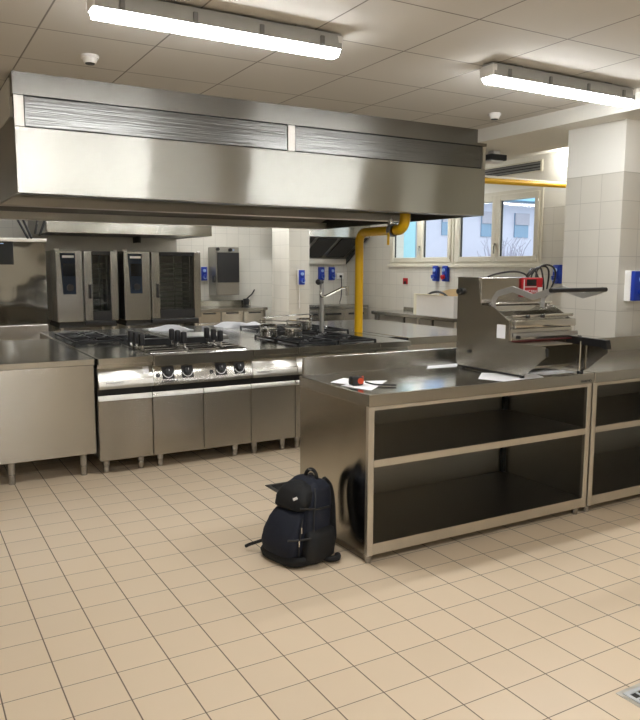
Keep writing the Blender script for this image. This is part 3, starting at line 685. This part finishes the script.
# pans / long-handled baskets on the range
def pot_basket(x, y, z, label, rot, ln=.30):
    r = thing('long_handled_basket', label, 'basket', (x, y, z), 'long-handled baskets on the range')
    g = G()
    for zz in (0, .05, .10): g.tube([(x+.075*math.cos(a), y+.075*math.sin(a), z+.004+zz) for a in [k*math.pi/9 for k in range(18)]], .003 if zz < .1 else .005, 6, True)
    for k in range(16):
        a = k*math.pi/8; g.tube([(x+.072*math.cos(a), y+.072*math.sin(a), z+.004), (x+.076*math.cos(a), y+.076*math.sin(a), z+.104)], .002, 4)
    g.cyl((x, y, z), (x, y, z+.075), .070, .072, 24)
    obj('mesh_bowl', g, 'chrome', r)
    c, s = math.cos(rot), math.sin(rot)
    pts = [(x-.07*c, y-.07*s, z+.104), (x-.078*c, y-.078*s, z+.145), (x-.06*c, y-.06*s, z+.15), (x+ln*.6*c, y+ln*.6*s, z+.13), (x+ln*c, y+ln*s, z+.115)]
    obj('handle', G().tube(smooth(pts, 4), .006, 8), 'chrome', r)
pot_basket(2.84, 5.86, .901, 'round wire basket with long handle, leftmost on the range', .1)
pot_basket(3.02, 5.72, .901, 'round wire basket with long handle, nearer and right of its twin', .3, .2)
pot_basket(3.50, 6.40, .901, 'round wire basket with long handle, behind the water column', 2.6, .40)
# cloths and papers at the back
def cloth(x0, x1, y0, y1, z, h, label, sd):
    g = G(); random.seed(sd); nx, ny = 14, 8; b = bmesh.new(); V = []
    for i in range(nx+1):
        row = []
        for j in range(ny+1):
            u, v = i/nx, j/ny; e = min(u, 1-u, v, 1-v)
            zz = z+.002+h*min(1, e*5)*(.55+.45*math.sin(7*u+3*v+sd))+random.uniform(0, .004)
            row.append(b.verts.new((x0+(x1-x0)*u+.02*math.sin(9*v+sd), y0+(y1-y0)*v+.02*math.sin(8*u+sd), zz)))
        V.append(row)
    for i in range(nx):
        for j in range(ny): b.faces.new((V[i][j], V[i+1][j], V[i+1][j+1], V[i][j+1]))
    r = bmesh.ops.extrude_face_region(b, geom=b.faces[:])
    for v in r['geom']:
        if isinstance(v, bmesh.types.BMVert): v.co.z = z
    g.merge(b); o = obj('folded_cloth', g, 'paper', sharp=60); tag(o, label, 'cloth', 'white bundles behind the cooking line')
cloth(2.20, 2.60, 7.16, 7.45, .87, .045, 'crumpled white wrapping on the counter below the ovens', 2)
cloth(2.98, 3.55, 7.20, 7.58, .87, .05, 'white folded cloth on the rear counter, right of the crumpled wrapping', 5)
# ------------------------------------------------------------------ rear: tall cabinet
fr = thing('tall_steel_cabinet', 'tall stainless cabinet with black display at the left edge', 'cabinet', (1.0, 9.9, 0))
obj('body', G().box(.42, 1.60, 9.62, 10.45, .12, 1.80, .003), 'hood', fr)
M['warp'] = steel('warped_door_sheet', col=(.40, .385, .345, 1), rough=.10, streak=(20, 20, 2), wob=.05, rv=.04)
obj('door', G().box(.43, 1.615, 9.595, 9.62, .80, 1.80, .003), 'warp', fr)
obj('lower_door', G().box(.43, 1.615, 9.595, 9.62, .13, .79, .003), 'steel_v', fr)
obj('top_cover', G().box(.40, 1.63, 9.57, 10.46, 1.805, 1.845, .004), 'frame', fr)
ds = obj('display', G().box(.85, 1.245, 9.585, 9.595, 1.53, 1.805, .003), 'darkglass', fr)
obj('status_bar', G().box(.98, 1.14, 9.582, 9.585, 1.775, 1.785), 'paleblue', ds)
for x in (.55, 1.5):
    for y in (9.7, 10.35): foot(fr, x, y, .12, .027)
for i, (xa, za, xb, zb) in enumerate(((1.29, 2.10, 1.42, 1.845), (1.355, 2.10, 1.46, 1.845), (1.54, 2.10, 1.50, 1.90), (1.63, 2.10, 1.55, 1.88))):
    c = obj('hanging_strap', G().tube([(xa, 9.56, za+.5), (xa, 9.56, za), (xb, 9.58, zb)], .014, 8), 'black')
    tag(c, ['black cable above the tall cabinet, leftmost', 'black cable above the tall cabinet, second from left', 'black cable above the tall cabinet, third from left', 'black cable above the tall cabinet, rightmost'][i], 'cable', 'black cables above the tall cabinet')
# ------------------------------------------------------------------ ovens
def oven(x0, x1, win0, label, sid):
    r = thing('combi_oven', label, 'oven', ((x0+x1)/2, 10.6, .765), 'combi ovens against the rear wall')
    y0 = 10.2; z0, z1 = .77, 1.722
    xp = x0+.37 if x1-x0 > 1 else x0+.345        # control column right edge
    xd = x1
    obj('control_column', G().box(x0, xp, y0-.01, y0+.35, z0, z1, .006), 'ovensteel', r)
    g = G().box(x0, x1, y0+.70, y0+.72, z0, z1).box(xp, x1, y0+.03, y0+.70, z0, z0+.04).box(xp, x1, y0+.03, y0+.70, z1-.04, z1).box(x1-.03, x1, y0+.03, y0+.70, z0+.04, z1-.04).box(x0, x0+.02, y0+.35, y0+.70, z0, z1).box(xp-.02, xp, y0+.03, y0+.7, z0, z1)
    obj('casing', g, 'dull', r)
    pn = obj('touch_panel', G().prism([(x0+.055, z1-.035), (x0+.250, z1-.035), (x0+.250, 1.14), (x0+.085, 1.14)], 'Y', y0-.018, y0-.010), 'slate', r)
    obj('screen', G().box(x0+.09, x0+.25, y0-.021, y0-.018, 1.38, 1.55), 'screen', pn)
    obj('brand_plate', G().box(x0+.085, x0+.235, y0-.021, y0-.018, 1.625, 1.655), 'paper', pn)
    obj('dial', G().cyl((x0+.175, y0-.035, 1.23), (x0+.175, y0-.018, 1.23), .045, seg=24), 'black', pn)
    # door
    g = G().box(xp+.012, win0, y0-.03, y0+.02, z0+.01, z1-.004, .006)
    dr = obj('door', g, 'ovensteel', r)
    obj('door_stile', G().box(x1-.10, x1, y0-.03, y0+.02, z0+.01, z1-.004, .006), 'ovensteel', dr)
    obj('door_rail', G().box(win0, x1-.10, y0-.028, y0+.018, z1-.055, z1-.006).box(win0, x1-.10, y0-.028, y0+.018, z0+.012, z0+.14), 'black', dr)
    obj('door_glass', G().box(win0, x1-.10, y0-.02, y0-.012, z0+.14, z1-.055), 'ovenglass', dr)
    obj('handle', G().box(win0-.05, win0-.022, y0-.075, y0-.03, 1.08, 1.27, .008, 2), 'black', dr)
    g = G()
    for k in range(10):
        z = z0+.17+k*.068
        g.cyl((win0+.02, y0+.10, z), (x1-.12, y0+.10, z), .004, seg=6).cyl((win0+.02, y0+.5, z), (x1-.12, y0+.5, z), .004, seg=6)
        for x in (win0+.02, (win0+x1-.1)/2-.012, (win0+x1-.1)/2+.012, x1-.12): g.box(x-.006, x+.006, y0+.10, y0+.5, z-.004, z+.004)
    for x in (win0+.02, (win0+x1-.1)/2, x1-.12): g.cyl((x, y0+.10, z0+.06), (x, y0+.10, z1-.06), .006, seg=6)
    obj('tray_rack', g, 'chrome', r)
    obj('top_lug', G().box(x0-.005, x0+.05, y0-.01, y0+.04, z1, z1+.022).box(x1-.04, x1, y0-.01, y0+.03, z1, z1+.015), 'white', r)
    obj('fan_baffle', G().box(xp+.02, x1-.04, y0+.66, y0+.68, z0+.06, z1-.06), 'frame', r)
    st = thing('oven_stand', label.replace('combi oven', 'stand under the combi oven'), 'stand', ((x0+x1)/2, 10.6, 0), 'oven stands')
    obj('top_frame', G().box(x0+.02, x1-.02, y0+.02, y0+.72, .69, .725), 'dark', st)
    obj('tray_rails', G().box(x0+.1, x1-.1, y0+.10, y0+.6, .30, .32).box(x0+.1, x1-.1, y0+.10, y0+.6, .5, .52), 'dull', st)
    for x in (x0+.04, x1-.08):
        for y in (y0+.04, y0+.66): obj('leg', G().box(x, x+.04, y, y+.04, 0, .69), 'frame', st)
    obj('drip_tray', G().box(xp, x1-.05, y0-.06, y0+.02, z0-.045, z0-.001, .004), 'black', st)
    obj('oven_plinth', G().box(x0+.03, x1-.03, y0+.03, y0+.70, .725, .770), 'dark', st)
oven(1.835, 2.645, 2.30, 'narrower left combi oven with dark glass door', 1)
oven(2.735, 3.845, 3.235, 'wider right combi oven with dark glass door', 2)
# wall panel behind the ovens and hood above them
wp = thing('steel_wall_cladding', 'grey steel sheet cladding on the wall behind the combi ovens', 'cladding', (2.7, 11.08, 0))
obj('sheet', G().box(1.70, 3.80, 11.07, 11.10, .0, 2.2), 'dull', wp)
oh = thing('oven_extractor_hood', 'stainless wall hood above the two combi ovens', 'extractor hood', (2.7, 10.3, 1.93))
obj('front_panel', G().box(1.64, 3.80, 9.60, 9.62, 1.93, 2.35, .003), 'hood', oh)
obj('side_panel', G().box(1.64, 1.66, 9.62, 11.07, 1.93, 2.35), 'dull', oh)
obj('side_panel', G().box(3.78, 3.80, 9.62, 11.07, 1.93, 2.35), 'dull', oh)
obj('underside', G().box(1.66, 3.78, 9.62, 11.07, 1.945, 1.96).box(1.9, 2.0, 9.7, 11.0, 2.35, ZC).box(3.4, 3.5, 9.7, 11.0, 2.35, ZC), 'dull', oh)
obj('bracket', G().box(3.12, 3.16, 10.8, 11.07, 1.86, 1.945), 'black', oh)
# ------------------------------------------------------------------ sockets
def socket(x, y, z, face, label, red=False, w=.105, h=.225, d=.06, side='white'):
    """blue industrial socket board; face '-Y' or '-X'"""
    r = thing('industrial_socket', label, 'socket', (x, y, z), 'blue industrial sockets')
    if face == '-Y': Mx = Matrix.Translation((x, y, z))
    else: Mx = Matrix.Translation((x, y, z)) @ Matrix.Rotation(-math.pi/2, 4, 'Z')
    obj('back_box', G().box(-w/2, w/2, -d*.6, 0, 0, h, .003, 1, Mx), side, r)
    bx = obj('switch_body', G().box(-w/2+.004, w/2-.004, -d, -d*.6, .004, h-.004, .006, 2, Mx), 'blue', r)
    obj('rotary_switch', G().cyl(Mx @ Vector((0, -d-.018, h*.72)), Mx @ Vector((0, -d, h*.72)), .024, seg=18).box(-.006, .006, -d-.028, -d-.018, h*.72-.02, h*.72+.02, 0, 1, Mx), 'paleblue', bx)
    obj('plug_cap', G().cyl(Mx @ Vector((0, -d-.04, h*.27)), Mx @ Vector((0, -d, h*.32)), .034, .030, 20), 'red' if red else 'blue', bx)
    if not red: obj('cap_ring', G().tube([Mx @ Vector((.026*math.cos(a), -d-.042, h*.27+.026*math.sin(a))) for a in [k*math.pi/8 for k in range(16)]], .004, 6, True), 'paleblue', bx)
    return r
socket(4.235, 11.1, 1.29, '-Y', 'blue industrial socket left of the wall-mounted black-windowed cabinet')
socket(5.235, 9.70, 1.25, '-Y', 'blue industrial socket on the free-standing white column')
socket(6.39, 11.1, 1.29, '-Y', 'blue industrial socket in the far corner, left of its twin', side='blue')
socket(6.60, 11.1, 1.29, '-Y', 'blue industrial socket in the far corner, right of its twin', side='blue')
socket(XW, 8.58, 1.315, '-X', 'blue industrial socket under the windows, left of the red-capped one', side='blue')
socket(XW, 8.36, 1.315, '-X', 'blue industrial socket with red cap under the windows', red=True, side='blue')
socket(XW, 6.28, 1.33, '-X', 'blue industrial socket at the far left side of the pier, beside the coiled lead', side='blue')
socket(5.00, 3.80, 1.262, '-Y', 'blue and white industrial socket on the pier at the right edge', w=.16, h=.238, d=.09)
cn = obj('cable_conduit', G().cyl((5.215, 9.69, .9), (5.215, 9.69, 1.25), .008).box(5.20, 5.23, 9.685, 9.70, 1.0, 1.01), 'white'); tag(cn, 'thin white conduit running down the column from the socket', 'conduit')
ws = thing('wall_outlet', 'small white double outlet in the far corner with a hanging black lead', 'outlet', (6.76, 11.1, 1.31))
obj('plate', G().box(6.70, 6.84, 11.07, 11.1, 1.31, 1.41, .004), 'white', ws)
obj('plug', G().box(6.755, 6.79, 11.03, 11.07, 1.335, 1.375, .005), 'black', ws)
obj('lead', G().tube(smooth([(6.77, 11.03, 1.34), (6.76, 11.0, 1.2), (6.72, 10.95, 1.0), (6.66, 10.9, .91)]), .008, 8), 'black', ws)
rs = thing('red_switch', 'small red and black alarm switch on the wall below the window corner', 'switch', (XW, 9.36, 1.27))
obj('plate', G().box(XW-.012, XW, 9.30, 9.42, 1.255, 1.35, .003), 'red', rs)
obj('button', G().box(XW-.02, XW-.012, 9.335, 9.385, 1.255, 1.30), 'black', rs)
gs = tag(obj('grey_junction_box', G().box(XW-.03, XW, 8.97, 9.06, .93, .995, .004), 'grey'), 'small grey junction box on the wall beside the white carton', 'junction box')
# ------------------------------------------------------------------ wall cabinet with black window
uv = thing('sterilizer_cabinet', 'wall-mounted steel cabinet with large black window', 'cabinet', (4.52, 11.1, 1.07))
obj('body', G().box(4.325, 4.715, 10.77, 11.1, 1.07, 1.82, .006), 'dull', uv)
obj('door', G().box(4.345, 4.71, 10.75, 10.77, 1.27, 1.735, .004), 'black', uv)
obj('lower_panel', G().box(4.345, 4.71, 10.755, 10.77, 1.075, 1.26, .003), 'dull', uv)
obj('control_knob', G().cyl((4.56, 10.735, 1.775), (4.56, 10.77, 1.775), .026).cyl((4.35, 10.735, 1.785), (4.35, 10.77, 1.785), .026), 'black', uv)
obj('lamp_lens', G().cyl((4.62, 10.76, 1.775), (4.62, 10.77, 1.775), .012), 'paleblue', uv)
obj('side_plug', G().box(4.29, 4.325, 10.78, 10.86, 1.27, 1.38, .01, 2), 'black', uv)
# ------------------------------------------------------------------ wall counters at the rear
wl = thing('rear_wall_counter', 'low steel counter with backsplash along the rear tiled wall', 'counter unit', (4.45, 10.8, 0))
obj('worktop', G().box(3.87, 5.04, 10.42, 11.06, .845, .885, .003), 'top', wl)
obj('backsplash', G().box(3.87, 5.04, 11.06, 11.09, .845, .975, .003), 'hood', wl)
obj('body', G().box(3.89, 5.02, 10.45, 11.05, .13, .845), 'dull', wl)
for k in range(3):
    x = 3.895+k*.375
    d = obj('door', G().box(x, x+.36, 10.435, 10.45, .14, .66, .003), 'steel_v', wl)
    dw = obj('drawer', G().box(x, x+.36, 10.435, 10.45, .67, .835, .003), 'steel_v', wl)
    obj('handle', G().box(x+.08, x+.28, 10.425, 10.435, .80, .82), 'dark', dw)
for x in (3.95, 4.95):
    for y in (10.5, 10.98): foot(wl, x, y, .13, .027)
tp = thing('black_plug_fitting', 'small black plug with a bent cable above the rear counter', 'plug', (4.95, 11.03, .93))
obj('plug_body', G().box(4.90, 4.985, 10.99, 11.06, .90, 1.0, .01, 2), 'black', tp)
obj('cable', G().tube(smooth([(4.95, 11.03, .99), (5.0, 11.03, 1.03), (5.06, 11.05, 1.07), (5.12, 11.08, 1.14)]), .011, 8), 'black', tp)
wr = thing('corner_counter', 'steel counter with two slotted doors in the far right corner', 'counter unit', (6.2, 10.7, 0))
obj('worktop', G().box(5.50, 6.885, 10.33, 11.09, .845, .885, .003), 'top', wr)
obj('body', G().box(5.52, 6.87, 10.36, 11.08, .13, .845), 'dull', wr)
for k in range(3):
    x = 5.53+k*.445
    d = obj('door', G().box(x, x+.435, 10.345, 10.36, .14, .83, .003), 'steel_v', wr)
    obj('handle_slot', G().box(x+.08, x+.38, 10.34, 10.345, .735, .765), 'black', d)
for x in (5.6, 6.8):
    for y in (10.45, 11.0): foot(wr, x, y, .13, .027)
obj('sink_rim', G().box(5.75, 6.75, 10.5, 10.95, .885, .900, .004), 'chrome', wr)
wx = thing('window_side_counter', 'steel counter under the windows carrying the white carton', 'counter unit', (6.6, 8.0, 0))
obj('worktop', G().box(6.28, XW-.04, 6.5, 9.35, .81, .855, .003), 'top', wx)
obj('back_lip', G().box(XW-.04, XW-.013, 6.5, 9.35, .81, .90), 'steel', wx)
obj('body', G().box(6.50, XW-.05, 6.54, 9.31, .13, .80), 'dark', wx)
for y in (9.28, 9.20, 8.2, 7.4, 6.56):
    obj('leg', G().box(6.30, 6.335, y, y+.03, 0, .81), 'frame', wx)
for k in range(4):
    y = 6.62+k*.65
    obj('drawer', G().box(6.31, 6.33, y, y+.6, .42, .80, .003), 'dull', wx)
bxr = thing('carton', 'white open carton on the counter under the windows', 'box', (6.5, 8.1, .855))
g = G().box(6.34, 6.70, 7.50, 8.30, .856, .862).box(6.34, 6.345, 7.50, 8.30, .862, 1.14).box(6.695, 6.70, 7.50, 8.30, .862, 1.14).box(6.345, 6.695, 7.50, 7.505, .862, 1.14).box(6.345, 6.695, 8.295, 8.30, .862, 1.14)
obj('carton_body', g, 'white', bxr)
obj('flap', G().prism([(6.34, 1.14), (6.345, 1.14), (6.29, 1.155), (6.285, 1.152)], 'Y', 7.7, 8.30), 'cream', bxr)
tag(obj('cream_board', G().box(6.38, 6.40, 8.32, 8.42, .855, 1.145), 'cream'), 'cream board standing against the left side of the carton', 'board')
tag(obj('cardboard_sheet', G().prism([(7.6, .862), (8.3, .862), (8.1, 1.18), (7.9, 1.22), (7.6, 1.24)], 'X', 6.60, 6.606), 'card'), 'brown cardboard sheet sticking up inside the white carton', 'cardboard')
obj('black_handle', G().tube(smooth([(6.45, 8.2, 1.13), (6.45, 8.1, 1.17), (6.45, 7.97, 1.185), (6.45, 7.85, 1.165), (6.45, 7.78, 1.13)]), .016, 8), 'black', bxr, 'curved black handle')
# corner hood over the far counter
ch = thing('corner_extractor_hood', 'dark sloping wall hood in the far right corner', 'extractor hood', (6.3, 10.7, 1.6))
obj('front_lip', G().box(5.45, 6.90, 10.33, 10.36, 2.00, 2.30, .003), 'hood', ch)
obj('side_rail', G().prism([(10.36, 2.02), (11.08, 1.56), (11.08, 1.64), (10.36, 2.14)], 'X', 6.86, 6.90), 'dark', ch)
obj('underside', G().prism([(10.36, 2.04), (11.05, 1.66), (11.05, 1.70), (10.36, 2.10)], 'X', 5.47, 6.86), 'dull', ch)
for x in (5.55, 5.98, 6.42):
    obj('filter', G().prism([(10.45, 1.985), (10.98, 1.693), (10.98, 1.685), (10.45, 1.972)], 'X', x, x+.36), 'dark', ch)
obj('rear_gutter', G().box(5.47, 6.86, 11.02, 11.09, 1.56, 1.66, .003), 'frame', ch)
obj('hood_top', G().box(5.47, 6.86, 10.36, 11.09, 2.28, 2.30), 'dull', ch)
# ------------------------------------------------------------------ floor drains
dg = thing('floor_channel_grate', 'large dark slotted floor grate behind the backpack', 'drain', (2.7, 4.32, 0))
g = G().box(2.15, 3.35, 4.47, 4.50, 0, .004).box(2.15, 3.35, 4.12, 4.15, 0, .004).box(2.15, 2.18, 4.15, 4.47, 0, .004).box(3.32, 3.35, 4.15, 4.47, 0, .004)
obj('frame', g, 'darksteel', dg)
obj('pit', G().box(2.18, 3.32, 4.15, 4.47, 0, .0015), 'dark', dg)
g = G()
for k in range(12): g.box(2.18, 3.32, 4.158+k*.026, 4.166+k*.026, .0016, .004)
obj('slots', g, 'iron', dg)
sg = thing('floor_drain', 'square steel floor drain with mesh grate, bottom right corner', 'drain', (2.34, 1.43, 0))
g = G()
for a, b, c, d in ((2.155, 2.515, 1.588, 1.605), (2.155, 2.515, 1.245, 1.262), (2.155, 2.172, 1.262, 1.588), (2.498, 2.515, 1.262, 1.588)): g.box(a, b, c, d, 0, .002)
obj('rim', g, 'frame', sg)
g = G()
for a, b, c, d in ((2.172, 2.498, 1.572, 1.588), (2.172, 2.498, 1.262, 1.278), (2.172, 2.188, 1.278, 1.572), (2.482, 2.498, 1.278, 1.572)): g.box(a, b, c, d, 0, .005)
obj('frame', g, 'alu_bright', sg)
obj('pit', G().box(2.188, 2.482, 1.278, 1.572, 0, .001), 'dark', sg)
g = G()
for k in range(1, 9):
    t = k*.0327
    g.box(2.188+t-.0035, 2.188+t+.0035, 1.278, 1.572, .0015, .005).box(2.188, 2.482, 1.278+t-.0035, 1.278+t+.0035, .0015, .005)
obj('mesh_grate', g, 'alu_bright', sg)
# ------------------------------------------------------------------ backpack
def loft(sections, seg=28, p=2.6):
    """sections: (centre, axis_u, axis_v, ru, rv)"""
    b = bmesh.new(); rings = []
    for c, au, av, ru, rv in sections:
        ring = []
        for k in range(seg):
            a = 2*math.pi*k/seg; ca, sa = math.cos(a), math.sin(a)
            x = math.copysign(abs(ca)**(2/p), ca)*ru; y = math.copysign(abs(sa)**(2/p), sa)*rv
            ring.append(b.verts.new(Vector(c)+Vector(au)*x+Vector(av)*y))
        rings.append(ring)
    for i in range(len(rings)-1):
        for k in range(seg): b.faces.new((rings[i][k], rings[i][(k+1) % seg], rings[i+1][(k+1) % seg], rings[i+1][k]))
    b.faces.new(rings[0][::-1]); b.faces.new(rings[-1])
    return G().merge(b)
BO = Vector((1.765, 3.285, 0)); th = math.radians(-76)
# bag axes: U across the bag, V out of its front, W up; its back rests against the bench end
U = Vector((math.cos(th), math.sin(th), 0)); V = Vector((math.sin(th), -math.cos(th), 0))
bagr = thing('backpack', 'dark navy and black backpack leaning against the bench end', 'backpack', tuple(BO))
def P(u, v, w): return BO+U*u+V*v+Vector((0, 0, w))
from mathutils import noise
def cloth_loft(secs, p=3.0, amp=.006, fr=11):
    secs = [(P(a, b, w), U, V, ru, rv) for (w, a, b, ru, rv) in secs]
    out = []
    for q in range(len(secs)-1):                    # finer rings
        A, B = secs[q], secs[q+1]
        for k in range(3):
            t = k/3; out.append((A[0].lerp(B[0], t), U, V, A[3]+(B[3]-A[3])*t, A[4]+(B[4]-A[4])*t))
    out.append(secs[-1])
    g = loft(out, seg=40, p=p)
    for v in g.bm.verts:
        n = noise.noise_vector(v.co*fr); n2 = noise.noise_vector(v.co*fr*2.7)
        d = n*amp+n2*amp*.5
        if v.co.z+d.z < .003: d.z = .003-v.co.z
        v.co += d
    return g
body = [(.004, 0, .0, .115, .07), (.02, 0, .0, .150, .100), (.06, 0, -.002, .160, .112), (.13, 0, -.010, .160, .112), (.20, 0, -.024, .152, .106),
        (.27, 0, -.040, .142, .098), (.33, 0, -.056, .132, .090), (.375, 0, -.068, .118, .078), (.400, 0, -.076, .090, .058), (.412, 0, -.080, .04, .03)]
mb = obj('main_body', cloth_loft(body, 3.4, .007), 'navy', bagr, sharp=60)
fp = [(.028, .0, .085, .085, .055), (.05, .0, .095, .118, .076), (.10, .0, .100, .130, .082), (.16, .0, .088, .128, .078), (.22, .0, .066, .118, .066), (.262, .0, .046, .098, .050), (.280, .0, .034, .05, .03)]
obj('front_pocket', cloth_loft(fp, 3.4, .005), 'navy', bagr, sharp=60)
tpk = [(.262, .0, .020, .080, .055), (.285, .0, .034, .110, .066), (.325, .0, .024, .116, .066), (.365, .0, .004, .104, .060), (.392, .0, -.014, .075, .044), (.403, .0, -.024, .03, .02)]
obj('top_pocket', cloth_loft(tpk, 3.2, .005), 'bagblack', bagr, sharp=60)
bs = [(.012, .125, .0, .040, .075), (.04, .135, .0, .056, .098), (.11, .138, -.006, .056, .100), (.17, .130, -.018, .046, .092), (.195, .118, -.022, .025, .06)]
obj('side_pocket', cloth_loft(bs, 3.0, .005), 'bagblack', bagr, sharp=60)
obj('bottom_panel', cloth_loft([(.002, .0, .03, .12, .11), (.014, .0, .03, .158, .142), (.045, .0, .03, .166, .150), (.062, .0, .028, .158, .142)], 3.2, .004), 'bagblack', bagr, sharp=60)
obj('carry_handle', G().tube(smooth([P(-.04, -.085, .395), P(-.038, -.088, .425), P(-.015, -.09, .448), (P(.015, -.09, .450)), P(.040, -.088, .430), P(.044, -.085, .395)], 5), .010, 8), 'bagblack', bagr)
for sgn in (-1, 1):
    pts = smooth([P(sgn*.05, -.13, .40), P(sgn*.062, -.160, .36), P(sgn*.075, -.168, .28), P(sgn*.09, -.160, .18), P(sgn*.11, -.145, .09), P(sgn*.12, -.11, .05)], 5)
    obj('shoulder_strap', G().tube(pts, .019, 10), 'bagblack', bagr)
obj('waist_strap', G().tube(smooth([P(-.15, .11, .075), P(-.19, .13, .055), P(-.23, .15, .035), P(-.25, .16, .022)], 5), .009, 6), 'bagblack', bagr)
obj('strap_end', G().tube(smooth([P(.15, -.03, .03), P(.185, -.05, .022), P(.205, -.08, .026), P(.19, -.10, .03)], 5), .018, 8), 'bagblack', bagr)
# seams, webbing and zips
obj('seam_piping', G().tube(smooth([P(.158, .055, .05), P(.162, .05, .12), P(.150, .035, .20), P(.138, .02, .27), P(.125, -.0, .33), P(.10, -.02, .385)], 5), .005, 6), 'black', bagr)
obj('compression_strap', G().tube(smooth([P(.10, .165, .15), P(.135, .11, .15), P(.165, .06, .155), P(.168, -.03, .16), P(.15, -.10, .165)], 5), .006, 6), 'black', bagr)
obj('compression_strap', G().tube(smooth([P(.105, .085, .30), P(.135, .04, .295), P(.148, -.01, .29), P(.145, -.08, .285)], 5), .006, 6), 'black', bagr)
obj('zip', G().tube(smooth([P(.128, .118, .05), P(.137, .122, .12), P(.130, .105, .19), P(.115, .078, .245)], 5), .004, 6), 'black', bagr)
for w, vv in ((.20, .108), (.135, .125)):
    obj('zip_puller', G().box(-.003, .003, -.003, .003, -.016, .016, .001, 1, Matrix.Translation(P(.140, vv, w))), 'chrome', bagr)
obj('handle_label', G().box(-.012, .012, -.002, .002, -.004, .004, .001, 1, Matrix.Translation(P(.0, -.078, .452)) @ Matrix.Rotation(th, 4, 'Z')), 'grey', bagr)
obj('logo_patch', G().box(-.014, .014, -.002, .002, -.007, .007, .001, 1, Matrix.Translation(P(.070, .088, .345)) @ Matrix.Rotation(th+.3, 4, 'Z') @ Matrix.Rotation(-.5, 4, 'Y')), 'paper', bagr, 'small light emblem on the top pocket')
# ------------------------------------------------------------------ view
vs = S.view_settings; vs.view_transform = 'Standard'; vs.look = 'None'; vs.gamma = 1; vs.use_curve_mapping = False
vs.exposure = 1.48
S.cycles.max_bounces = 10; S.cycles.glossy_bounces = 6; S.cycles.diffuse_bounces = 5
